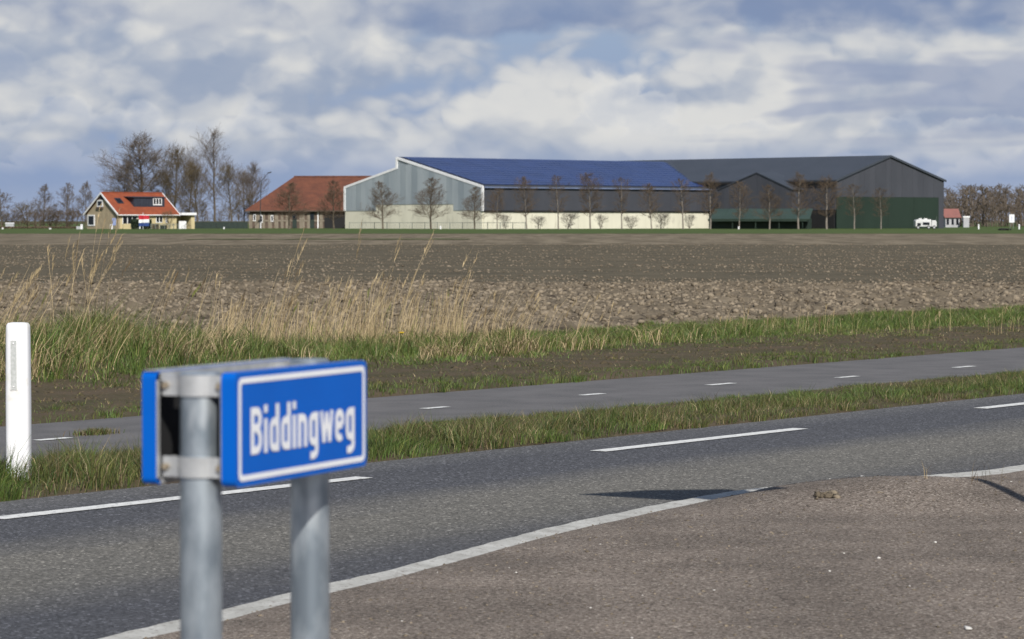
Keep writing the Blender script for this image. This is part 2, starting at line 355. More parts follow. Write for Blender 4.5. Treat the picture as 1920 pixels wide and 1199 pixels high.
# road in its own frame: local x along, y across (n)
RZ = math.atan2(D[1], D[0])
def road_sheet(name, pts, z, m, parent=None, **kw):
    o = link(name, mesh_np(name, [(s, n, 0) for s, n in pts], [tuple(range(len(pts)))]), m, None, **kw)
    if parent is None: o.rotation_euler = (0, 0, RZ); o.location = (0, 0, z)
    else: o.parent = parent; o.location = (0, 0, z)
    return o
ROAD = road_sheet('road', [(-40,-30),(400,-30),(400,12.30),(-40,12.30)], 0, 'asphalt', kind='structure')
def sn(px, py):
    p = ground(px, py); q = np.array([p.x, p.y]); return float(q@D), float(q@NL)
s1 = sn(1115, 847)[0]; s2 = sn(1530, 806)[0]; per = (sn(1840,767)[0]-s1)
dash = s2 - s1
print('dash', dash, 'period', per, sn(695,897), sn(1115,847))
def rough_strip(s0, s1_, n0, w, name, m, z, parent, amp=.008):
    k = max(8, int((s1_-s0)*14)); t = np.linspace(s0, s1_, k)
    a = n0 - w/2 + amp*(rng.random(k)-.5); b = n0 + w/2 + amp*(rng.random(k)-.5)
    V = np.concatenate([np.stack([t, a, np.zeros(k)], 1), np.stack([t, b, np.zeros(k)], 1)])
    i = np.arange(k-1); o = link(name, mesh_np(name, V, np.stack([i, i+1, i+k+1, i+k], 1)), m, parent); o.location.z = z; return o
for k in range(-3, 6):
    if k == -1: rough_strip(sn(695,897)[0]-dash-.4, sn(695,897)[0], 11.6, .14, 'edge_marking', 'road_paint', .005, ROAD)
    else: rough_strip(s1+k*per, s1+k*per+dash, 11.6, .14, 'edge_marking', 'road_paint', .005, ROAD)
PATH = road_sheet('cycle_path', [(-40,14.05),(400,14.05),(400,16.75),(-40,16.75)], .004, 'path_asphalt', kind='structure')
for k, (xa, ya, xb, yb) in enumerate([(66,828,132,823),(786,768,845,765),(1083,743,1135,740),(1328,724,1375,720),(1568,710,1609,707),(1789,691,1825,688)]):
    a, b = sn(xa, ya), sn(xb, yb); rough_strip(a[0], b[0], (a[1]+b[1])/2, .10, 'centre_marking', 'road_paint', .005, PATH, .012)

# gravel mouth of the side road with the pale edge band
SP = [Vector((-7.6,-3,0))] + [ground(*p) for p in [(300,1190),(430,1161),(520,1136),(620,1111),(760,1079),(900,1040),(1060,997),(1240,958),(1360,935),(1430,924)]] + [Vector((2.2,18.25,0)), Vector((3.02,18.92,0)), Vector((20,42.9,0))]
SX = np.array([p.x for p in SP]); SY = np.array([p.y for p in SP])
def mound(x, y):
    return .115*np.exp(-(x-2.2)**2/(2*.62**2) - (y-17.0)**2/(2*.52**2))
def gravel_z(x, y):
    d = np.clip((np.interp(x, SX, SY)-y), 0, 3)
    return .014 + np.clip(d*.02, 0, .03) + mound(x, y)*np.clip(d*2, 0, 1) + .014*(fbm(x*2.2, y*2.2, 4, 5)-.5)*np.clip(d*2,0,1)
def make_gravel():
    xs = np.concatenate([np.linspace(-7.5,-2,30), np.linspace(-1.95,5,190), np.linspace(5.1,18,60)]); t = np.linspace(0,1,170)
    X, T = np.meshgrid(xs, t, indexing='ij')
    edge = np.interp(X, SX, SY) - .17 + .07*(fbm(X*9, X*0+3.3, 3, 9)-.5)
    Y = -3 + (edge+3)*T**.8
    V = np.stack([X, Y, gravel_z(X, Y)], -1).reshape(-1,3)
    link('gravel_yard', mesh_np('gravel_yard', V, grid_faces(len(xs), len(t)), smooth=True), 'fine_gravel', kind='structure')
    k = 500; tt = np.linspace(0, 1, k)
    seg = np.r_[0, np.cumsum(np.hypot(np.diff(SX), np.diff(SY)))]
    cx = np.interp(tt*seg[-1], seg, SX); cy = np.interp(tt*seg[-1], seg, SY)
    for _ in range(3): cx[1:-1] = (cx[:-2]+2*cx[1:-1]+cx[2:])/4; cy[1:-1] = (cy[:-2]+2*cy[1:-1]+cy[2:])/4
    tx, ty = np.gradient(cx), np.gradient(cy); l = np.hypot(tx, ty); nx, ny = -ty/l, tx/l
    w = .075 + .02*(rng.random(k)-.5)
    A = np.stack([cx-nx*.16, cy-ny*.16, np.full(k,.010)], 1); B = np.stack([cx+nx*w, cy+ny*w, np.full(k,.022)], 1)
    i = np.arange(k-1); link('edge_band', mesh_np('edge_band', np.concatenate([A,B]), np.stack([i,i+1,i+k+1,i+k],1)), 'band_concrete', kind='structure')
make_gravel()

# verges: height fields in road coordinates
def verge_h(s, n):
    bank = np.exp(-((n-22.4)/1.5)**2) * (.26/(1+np.exp((s-25.3)/.8))) - .04*np.exp(-((n-23)/1.6)**2)/(1+np.exp((28-s)/1.5))
    return bank + .05*(fbm(s*1.3, n*1.3, 4, 2)-.5)
def verge(name, n0, n1, s0, s1_, ds, dn):
    s = np.arange(s0, s1_, ds); n = np.arange(n0, n1+1e-6, dn); S, Nn = np.meshgrid(s, n, indexing='ij')
    e = np.minimum(np.clip((Nn-n0)/.25, 0, 1), np.clip((n1-Nn)/.25, 0, 1))
    Z = -.012 + (verge_h(S, Nn) + .05)*e
    X = S*D[0]+Nn*NL[0]; Y = S*D[1]+Nn*NL[1]
    link(name, mesh_np(name, np.stack([X,Y,Z],-1).reshape(-1,3), grid_faces(len(s), len(n)), smooth=True), 'verge_soil', kind='structure')
verge('near_verge', 12.27, 14.08, -30, 150, .15, .1)
verge('far_verge', 16.72, 24.9, -30, 180, .2, .15)

# fields
def field_grid(name, X0, X1, Y0, Y1, dx, dy, zf, m, nmin=None):
    x = np.arange(X0, X1, dx); y = np.arange(Y0, Y1+dy*.5, dy); X, Y = np.meshgrid(x, y, indexing='ij')
    V = np.stack([X, Y, zf(X, Y)], -1).reshape(-1,3); Fc = grid_faces(len(x), len(y))
    if nmin is not None:
        nn = V[:,0]*NL[0]+V[:,1]*NL[1]; Fc = Fc[(nn[Fc] > nmin).all(1)]
        used = np.unique(Fc); mp = np.zeros(len(V), int); mp[used] = np.arange(len(used)); V, Fc = V[used], mp[Fc]
    link(name, mesh_np(name, V, Fc), m, kind='structure')
def plough_z(X, Y):
    r = np.abs(fbm(X*3.6, Y*3.6, 4, 21)-.5)*2
    return -.04 + .10*(fbm(X*.9, Y*.9, 3, 3)-.4) + .15*r + .10*fbm(X*9, Y*9, 2, 13) + .025*np.sin(Y*2.2+X*.1) - .14*np.clip(1-(X*NL[0]+Y*NL[1]-24.0)/.9, 0, 1)
def harrow_z(X, Y): return .0 + .06*fbm(X*.8, Y*.8, 3, 31)
field_grid('ploughed_field', -19, 21, 27, 73.2, .105, .13, plough_z, 'ploughed_soil', 23.7)
field_grid('harrowed_field', -60, 70, 73, 196, 1.0, .6, harrow_z, 'harrowed_soil')
def quad(name, X, Y0, Y1, z, m): link(name, mesh_np(name, [(-X,Y0,z),(X,Y0,z),(X,Y1,z),(-X,Y1,z)], [(0,1,2,3)]), m, kind='structure')
quad('ploughed_margin', 900, 45, 360, -.05, 'harrowed_soil')
quad('pale_field', 600, 195.5, 362, .03, 'pale_soil')
k_ = 120; xx = np.linspace(-27, -3.5, k_); ya = 247+2.5*fbm(xx*.4, xx*0+2, 3, 4); yb_ = ya + 1+9*fbm(xx*.35, xx*0+9, 3, 6)
i_ = np.arange(k_-1); link('grass_line', mesh_np('grass_line', np.concatenate([np.c_[xx,ya,xx*0+.06], np.c_[xx,yb_,xx*0+.06]]), np.stack([i_,i_+1,i_+k_+1,i_+k_],1)), 'meadow_green', kind='structure')
quad('meadow', 900, 361, 1500, .05, 'meadow_green')

# clods and crumbs: far too many to count
def lumps(name, P, size, m, squash=.65, kind='stuff', low=False, **kw):
    if low:
        iv = np.array([(1,0,0),(-1,0,0),(0,1,0),(0,-1,0),(0,0,1),(0,0,-1)], float)
        fi = np.array([(0,2,4),(2,1,4),(1,3,4),(3,0,4),(2,0,5),(1,2,5),(3,1,5),(0,3,5)])
    else:
        t = (1+5**.5)/2
        iv = np.array([(-1,t,0),(1,t,0),(-1,-t,0),(1,-t,0),(0,-1,t),(0,1,t),(0,-1,-t),(0,1,-t),(t,0,-1),(t,0,1),(-t,0,-1),(-t,0,1)])/1.9
        fi = np.array([(0,11,5),(0,5,1),(0,1,7),(0,7,10),(0,10,11),(1,5,9),(5,11,4),(11,10,2),(10,7,6),(7,1,8),(3,9,4),(3,4,2),(3,2,6),(3,6,8),(3,8,9),(4,9,5),(2,4,11),(6,2,10),(8,6,7),(9,8,1)])
    n = len(P); nv = len(iv); a = rng.random(n)*6.28; c, s = np.cos(a), np.sin(a)
    v = iv[None] * (1 + .95*(rng.random((n,nv,1))-.5)) * size[:,None,None] * np.stack([.7+.8*rng.random(n), .7+.6*rng.random(n), np.full(n, squash)], 1)[:,None,:]
    x = v[...,0]*c[:,None]-v[...,1]*s[:,None]; y = v[...,0]*s[:,None]+v[...,1]*c[:,None]
    V = np.stack([x, y, v[...,2]], -1) + P[:,None,:]
    Fc = fi[None] + (np.arange(n)*nv)[:,None,None]
    return link(name, mesh_np(name, V.reshape(-1,3), Fc.reshape(-1,3)), m, kind=kind, **kw)
def scatter(n, Y0, Y1, slope=.2, pad=1.5, power=1.0):
    Y = Y0 + (Y1-Y0)*rng.random(n)**power; X = (rng.random(n)*2-1)*(slope*Y+pad); return X, Y
X, Y = scatter(52000, 30, 73, .19, 1); k = (X*NL[0]+Y*NL[1] > 24.7); X, Y = X[k], Y[k]
sz_ = .016+.055*rng.random(len(X))**3.5; P = np.stack([X, Y, plough_z(X,Y)-.004], 1); b_ = sz_ > .034
lumps('soil_clods', P[b_], sz_[b_], 'clod', .95, label='coarse grey brown clods turned up by the plough', cat='soil clods')
lumps('clod_crumbs', P[~b_], sz_[~b_]*1.15, 'clod', .95, low=True, label='finer crumbs lying between the coarse ploughed clods', cat='soil crumbs')
X, Y = scatter(40000, 73, 200, .19, 2, 1.3)
keep = fbm(X*.12, Y*.30, 3, 77) > .30 + .35*rng.random(len(X)); X, Y = X[keep], Y[keep]
lumps('soil_crumbs', np.stack([X, Y, harrow_z(X,Y)+.01], 1), .012+.05*rng.random(len(X))**3, 'clod', low=True, label='small pale crumbs scattered over the dark harrowed soil', cat='soil crumbs')

s_ = 16+34*rng.random(5000); n_ = 17.2+3.6*rng.random(5000); P = np.stack([s_*D[0]+n_*NL[0], s_*D[1]+n_*NL[1], verge_h(s_, n_)+.035], 1)
lumps('verge_crumbs', P, .008+.035*rng.random(5000)**3, 'verge_soil', .7, low=True, label='dark soil crumbs on the bare strip behind the cycle path', cat='soil crumbs')
# pebbles on the gravel
X, Y = scatter(5200, 8, 18.5, .19, .3); k = Y < np.interp(X, SX, SY) - .08; X, Y = X[k], Y[k]
lumps('pebbles', np.stack([X, Y, gravel_z(X,Y)], 1), .004+.008*rng.random(len(X))**3, 'clod', .5, low=True, label='small stones strewn over the fine brown gravel', cat='pebbles')
X, Y = X[:46]+.05, Y[:46]+.03
lumps('pale_pebbles', np.stack([X, Y, gravel_z(X,Y)+.003], 1), .004+.007*rng.random(len(X))**3, 'pebble_white', .6, label='scattered tiny white stones on the brown gravel', cat='pebbles')
p = ground(1815, 1187, .03)
lumps('white_stone', np.array([[p.x, p.y, gravel_z(np.array([p.x]), np.array([p.y]))[0]+.006]]), np.array([.019]), 'pebble_white', .45, kind=None, label='single larger white stone lying on the gravel', cat='stone')
d_ = ray(1548, 932); tt = 10.0
while True:
    gz = float(gravel_z(np.array([d_.x*tt]), np.array([tt]))[0]); tt += .01
    if HC + d_.z*tt <= gz: break
P = np.array([[d_.x*tt, tt, gz]]) + np.c_[rng.normal(0,.035,40), rng.normal(0,.03,40), np.abs(rng.normal(0,.012,40))]
P[:,2] = gravel_z(P[:,0], P[:,1]) + .012*rng.random(40)
lumps('dirt_clump', P, .010+.014*rng.random(40), 'clod', .8, kind=None, label='brown clump of dried mud and leaves on the gravel', cat='clump')

# ------------------------------------------------------------------ grass and reeds
def blades(P, h, w, lean, az, col, curl=.5):
    """one curved blade of three triangles per point"""
    n = len(P); ca, sa = np.cos(az), np.sin(az); f = rng.random(n)*6.28; wx, wy = np.cos(f)*w/2, np.sin(f)*w/2
    z1, z2 = h*.55, h*np.sqrt(np.clip(1-(lean*.8)**2, .15, 1)); l1, l2 = h*lean*.55*(1-curl), h*lean
    b = P; m = P + np.stack([ca*l1, sa*l1, z1], 1); t = P + np.stack([ca*l2, sa*l2, z2], 1); W_ = np.stack([wx, wy, wx*0], 1)
    V = np.stack([b-W_, b+W_, m-W_*.75, m+W_*.75, t], 1).reshape(-1,3)
    i = (np.arange(n)*5)[:,None]
    Fc = np.stack([i+np.array([[0,1,3]]), i+np.array([[0,3,2]]), i+np.array([[2,3,4]])], 1).reshape(-1,3)
    return V, Fc, np.repeat(col, 5, 0)
PAL = {'g': (.078,.118,.026), 'd': (.045,.070,.020), 'y': (.150,.168,.045), 's': (.375,.298,.178), 'b': (.145,.105,.060), 'o': (.110,.105,.038), 'f': (.095,.150,.034)}
def colours(n, mix):
    ks = list(mix); p = np.array([mix[k] for k in ks], float); p /= p.sum()
    c = np.array([PAL[k] for k in ks])[rng.choice(len(ks), n, p=p)]; return c*(.75+.5*rng.random((n,1)))
def rc(s, n, z): return np.stack([s*D[0]+n*NL[0], s*D[1]+n*NL[1], z], 1)
def grass(name, cnt, s0, s1_, n0, n1, hfun, w, mix, label, patch=None, lean=(.25,.8), mixb=None, mt='grass', cat='grass', tuft=.6):
    s = s0+(s1_-s0)*rng.random(cnt); n = n0+(n1-n0)*rng.random(cnt)
    tn = max(10, cnt//70); ts, tnn = s0+(s1_-s0)*rng.random(tn), n0+(n1-n0)*rng.random(tn); th_ = .7+.75*rng.random(tn)**2; tc_ = .7+.6*rng.random(tn)
    ti = rng.integers(0, tn, cnt); intuft = rng.random(cnt) < tuft; ds, dn = rng.normal(0, .045, cnt), rng.normal(0, .045, cnt)
    s = np.where(intuft, ts[ti]+ds, s); n = np.clip(np.where(intuft, tnn[ti]+dn, n), n0, n1)
    tuh = np.where(intuft, th_[ti], .8); tuc = np.where(intuft, tc_[ti], 1.0); ta = np.where(intuft, np.arctan2(dn, ds)+RZ, R(20)+rng.normal(0, 1.5, cnt))
    if patch is not None: k = patch(s, n) > rng.random(cnt); s, n, tuh, tuc, ta = s[k], n[k], tuh[k], tuc[k], ta[k]
    e = .13*(fbm(s*4, s*0+1.7, 3, 41)-.5)
    h = hfun(s, n)*(.55+.7*rng.random(len(s)))*tuh; c = colours(len(s), mix)
    if mixb is not None:
        q = fbm(s*.7, n*.9, 3, 55) > .52; c2 = colours(len(s), mixb); c[q] = c2[q]
    P = rc(s, n+e, verge_h(s, n)+.0)
    az = ta+rng.normal(0, .5, len(s)); c = c*tuc[:,None]
    V, Fc, C = blades(P, h, w*(.7+.6*rng.random(len(s))), lean[0]+(lean[1]-lean[0])*rng.random(len(s)), az, c)
    link(name, mesh_np(name, V, Fc, C), mt, kind='stuff', label=label, cat=cat)
edge = lambda n, a, b, r=.25: np.clip((n-a)/r, .15, 1)*np.clip((b-n)/r, .15, 1)
grass('near_verge_grass', 108000, 11, 30, 12.31, 14.05, lambda s, n: (.06+.20*fbm(s*1.9, n*2.4, 3, 8))*(.35+.65*np.clip((14.0-n)/1.1,0,1))*(.6+.4*np.clip((n-12.3)/.4,0,1))*np.interp(s,[12,15.5,19,26],[1.5,1.22,.9,.72]), .0042,
      {'g':3,'d':3,'o':5,'y':.8,'s':.7,'b':2.2}, 'rough green grass on the strip between road and cycle path', mixb={'g':5,'f':2.5,'y':1.2,'d':3,'s':.3,'o':2})
grass('path_fringe_grass', 40000, 16, 45, 16.72, 18.4, lambda s, n: .045+.09*fbm(s*.9,n,3,18)*np.clip(1.5-(n-16.7)*.8,.3,1), .006,
      {'g':4,'f':2,'y':2,'o':2,'d':2}, 'short green grass fringe along far edge of the cycle path', patch=lambda s, n: np.clip(1.5-(n-16.75)*.95+2.2*(fbm(s*.8,n*.9,3,16)-.5),.05,1)*(fbm(s*.6,n*.8,3,12)>.38))
grass('mown_strip_grass', 80000, 17, 47, 17.1, 21.2, lambda s, n: .025+.07*fbm(s*1.3,n*1.6,3,28), .010,
      {'b':4,'o':6,'d':2,'s':1.3,'g':2.5,'y':.8}, 'sparse brown mown grass on bare soil behind the cycle path', tuft=.25, patch=lambda s, n: .45+.55*(fbm(s*.8,n*1.2,3,14)>.46))
def tall(s, n):
    left = 1/(1+np.exp((s-25.2)/.7)); mid = 1/(1+np.exp((s-31)/1.2))
    return (.085+.13*fbm(s*1.1,n*1.4,3,38)+.07*mid)*(.4+.6*edge(n,19.9,24.9,1.2)) + left*.50*fbm(s*.6,n*.7,3,39)*np.exp(-((n-22.2)/1.6)**2)
grass('bank_grass', 150000, 19, 51, 18.8, 24.8, tall, .0075, {'g':5,'f':4,'y':2,'d':2,'s':.6,'o':1},
      'lush green grass on the bank along the ploughed field', mixb={'g':4,'f':3,'y':3,'o':3,'s':1.2}, patch=lambda s, n: np.clip((n-19.4+2.4*(fbm(s*.7, n*.8, 3, 71)-.5))/1.4, 0, 1))
grass('dead_bank_grass', 40000, 18, 34, 20.3, 24.6, lambda s, n: .22+.30*fbm(s*.6,n*.7,3,48), .008, {'s':6,'b':1.5,'y':2},
      'matted straw coloured dead grass tangled through the left bank', lean=(.5,1.1), patch=lambda s, n: (fbm(s*.5,n*.6,3,61)>.47)*(.06+.94/(1+np.exp((s-28.8)/.9))), mt='straw', cat='dead grass')

def reeds():
    VV, FF, CC, off = [], [], [], 0
    def stalks(px, Y, h, w, leanx, col, plume):
        nonlocal off
        n = len(px); X = (px-960)/F*Y; s = X*D[0]+Y*D[1]; nn = X*NL[0]+Y*NL[1]
        base = np.stack([X, Y, verge_h(s, nn)], 1); K = 5; f = rng.random(n)*6.28
        ly = rng.normal(0, .08, n)
        rows = []
        for k in range(K):
            t = k/(K-1); c = base + np.stack([h*leanx*t**1.7, h*ly*t, h*t*(1-.12*np.abs(leanx)*t)], 1); ww = w*(1-.65*t)/2
            rows += [c - np.stack([np.cos(f)*ww, np.sin(f)*ww, 0*f], 1), c + np.stack([np.cos(f)*ww, np.sin(f)*ww, 0*f], 1)]
        V = np.stack(rows, 1); Fq = []
        for k in range(K-1): Fq += [[2*k,2*k+1,2*k+3],[2*k,2*k+3,2*k+2]]
        Fq = np.array(Fq)[None] + (np.arange(n)*2*K)[:,None,None]
        VV.append(V.reshape(-1,3)); FF.append(Fq.reshape(-1,3)+off); CC.append(np.repeat(col, 2*K, 0)); off += n*2*K
        # plumes: a spray of short drooping spikelets near the top
        q = np.where(plume)[0]
        if len(q):
            m = 14; idx = np.repeat(q, m); tt = 1-.17*rng.random(len(idx))
            P = base[idx] + np.stack([h[idx]*leanx[idx]*tt**1.7, h[idx]*ly[idx]*tt, h[idx]*tt*(1-.12*np.abs(leanx[idx])*tt)], 1)
            v, fc, c = blades(P, .05+.07*rng.random(len(idx)), np.full(len(idx), .006), .35+.5*rng.random(len(idx)), rng.normal(.2, .8, len(idx)), col[idx]*.85)
            VV.append(v); FF.append(fc+off); CC.append(c); off += len(v)
    def grp(n, x0, x1, Y0, Y1, h0, h1, w, pl, lean=.22, nclump=None):
        px = x0+(x1-x0)*rng.random(n)
        if nclump: cc = x0+(x1-x0)*rng.random(nclump); px = cc[rng.integers(0, nclump, n)] + rng.normal(0, 14, n)
        Y = Y0+(Y1-Y0)*rng.random(n) + np.clip((px-300)/60, 0, 8); h = h0+(h1-h0)*rng.random(n)**1.6
        stalks(px, Y, h, np.full(n, w), lean+rng.normal(0,.12,n), colours(n, {'s':6,'b':.7,'y':.4})*1.25, rng.random(n) < pl)
    grp(1250, 420, 930, 31, 34, .25, .72, .0070, .04, .15, 40)
    grp(190, 520, 860, 31, 33.5, .55, 1.0, .0065, .4, .20, 18)
    grp(330, -60, 420, 30, 33, .25, .55, .0075, .05, .42, 20)
    grp(26, 120, 210, 31, 33, .9, 1.30, .006, .7, .14, 5)
    grp(60, -40, 100, 30, 32, .6, 1.0, .006, .4, .45, 5)
    grp(40, 260, 560, 31, 34, .7, 1.2, .006, .5, .30, 12)
    grp(160, 880, 1120, 33, 35, .25, .65, .006, .15, .40, 14)
    grp(90, 1340, 1920, 33, 36, .2, .45, .006, .2, .05, 16)
    for px, Y, h, l in [(648,33,1.55,.10),(520,33,1.45,.22),(742,34,1.5,.28),(160,31.5,1.52,.10),(186,31.5,1.5,.10),(700,33.5,1.45,.2),(820,35,1.3,.3)]:
        stalks(np.array([float(px)]*2)+rng.normal(0,6,2), np.array([Y, Y+.2]), np.array([h, h*.93]), np.full(2,.0065), np.array([l, l+.05]), colours(2,{'s':1})*1.25, np.array([True, True]))
    link('dry_reeds', mesh_np('dry_reeds', np.concatenate(VV), np.concatenate(FF), np.concatenate(CC)), 'straw', kind='stuff', label='tall dry straw coloured reeds leaning along the ditch bank', cat='reeds')
reeds()
# a few dry stems on the crest of the gravel
n = 26; px = np.r_[rng.normal(1850,22,20), rng.normal(1737,5,6)]; Y = np.full(n, 16.9)+rng.normal(0,.08,n); X = (px-960)/F*Y
V, Fc, C = blades(np.stack([X, Y, gravel_z(X,Y)],1), .05+.10*rng.random(n), np.full(n,.003), .2+.7*rng.random(n), rng.random(n)*6.28, colours(n,{'s':2,'b':2}))
link('dry_stems', mesh_np('dry_stems', V, Fc, C), 'straw', kind='stuff', label='few thin dry stems growing on the gravel crest', cat='weeds')
# weeds rooted in a crack of the path
n = 500; s0_, n0_ = sn(178, 816); s_ = s0_+rng.normal(0,.09,n); n_ = n0_+rng.normal(0,.05,n)
V, Fc, C = blades(rc(s_, n_, np.full(n,.004)), .02+.05*rng.random(n), np.full(n,.006), .4+.7*rng.random(n), rng.random(n)*6.28, colours(n,{'o':2,'b':2,'g':1}))
link('path_weed', mesh_np('path_weed', V, Fc, C), 'grass', kind='stuff', label='small brown green weed tuft growing through the cycle path', cat='weed')

# dandelion
p = ground(752, 668); s_, n_ = sn(752, 668); p.z = float(verge_h(np.array(s_), np.array(n_)))
fl = empty('dandelion_flower', p, label='small yellow flower in the grass below the reeds', cat='flower')
MB().tube((0,0,0), (.01,0,.27), .004, .003, 6).build('stem', 'meadow_green', fl)
b_ = MB()
for k in range(22):
    a = k*2.4; r = .015+.03*((k*7)%5)/5; b_.prism([(.01+math.cos(a)*.006, math.sin(a)*.006, .27), (.01+math.cos(a-.2)*r, math.sin(a-.2)*r, .285), (.01+math.cos(a+.2)*r, math.sin(a+.2)*r, .285)], (0,0,.008))
b_.build('petals', 'petal', fl)

# ------------------------------------------------------------------ street name sign
def lettering_mesh(u0, u1, zb, cap):
    """'Biddingweg' drawn as bold condensed strokes; x = position along the panel, y = tiny layer offset, z = height"""
    w, xh, bw = .165, .735, .47; h = w/2
    def arc(cx, cy, rx, ry, a0, a1, n=12): return [(cx+rx*math.cos(R(a0+(a1-a0)*k/n)), cy+ry*math.sin(R(a0+(a1-a0)*k/n))) for k in range(n+1)]
    rx = bw/2-h; cx = bw/2
    bowl = arc(cx, .205, rx, .205-h, 0, -180, 12) + [(h, xh-.205)] + arc(cx, xh-.205, rx, .205-h, 180, 0, 12) + [(bw-h, .205)]
    G = {
     'B': (.54, [[(h,0),(h,1)], [(h,1-h),(.29,1-h)]+arc(.29,.74,.16,.26-h,90,-90,8)[1:]+[(h,.56)], [(.25,.53)]+[(.29,.53)]+arc(.29,.30,.54-h-.29,.30-h,80,-90,9)+[(h,h)]]),
     'i': (w, [[(h,0),(h,xh)], [(h,.86),(h,1.03)]]),
     'd': (bw, [[(bw-h,0),(bw-h,1.03)], bowl]),
     'n': (bw, [[(h,0),(h,xh)], [(h,xh-.25)]+arc(cx,xh-.22,rx,.22-h,170,0,10)+[(bw-h,0)]]),
     'g': (bw, [bowl, [(bw-h,xh),(bw-h,-.10)]+arc(cx-.02,-.10,rx+.02,.20-h,0,-100,8)+[(.06,-.215)]]),
     'w': (.70, [[(h*.9,xh),(.20,h*.4)], [(.20,h*.4),(.35,xh-.04)], [(.35,xh-.04),(.50,h*.4)], [(.50,h*.4),(.70-h*.9,xh)]]),
     'e': (bw, [[(h,.37),(bw-h,.37)], [(bw-h,.37),(bw-h,xh-.205)]+arc(cx,xh-.205,rx,.205-h,0,180,12)+[(h,.205)]+arc(cx,.205,rx,.205-h,180,318,10)])}
    V, Fc, x, lay = [], [], 0.0, 0
    for ch in 'Biddingweg':
        adv, strokes = G[ch]
        for st in strokes:
            lay += 1; ww = h*.86 if ch == 'w' else h
            P = np.array(st); P = P[np.r_[True, np.hypot(*np.diff(P, axis=0).T) > 1e-4]]
            closed = np.hypot(*(P[0]-P[-1])) < 1e-3
            d = np.diff(P, axis=0); d /= np.hypot(d[:,0], d[:,1])[:,None]
            a, b = np.vstack([d[-1:] if closed else d[:1], d]), np.vstack([d, d[:1] if closed else d[-1:]])
            t = a+b; t /= np.hypot(t[:,0], t[:,1])[:,None]; nn = np.stack([-t[:,1], t[:,0]], 1); k = ww/np.clip((nn*np.stack([-a[:,1], a[:,0]],1)).sum(1), .6, 1)
            i0 = len(V); L_ = P+nn*k[:,None]; Q = P-nn*k[:,None]; y = .00008*(lay % 4)
            for p, q in zip(L_, Q): V.append((x+p[0], y, p[1])); V.append((x+q[0], y, q[1]))
            for m in range(len(P)-1): Fc.append((i0+2*m, i0+2*m+1, i0+2*m+3, i0+2*m+2))
        x += adv + .105
    V = np.array(V); x1 = V[:,0].max(); V[:,0] = u0 + V[:,0]/x1*(u1-u0); V[:,2] = zb + V[:,2]*cap
    return V, np.array(Fc)
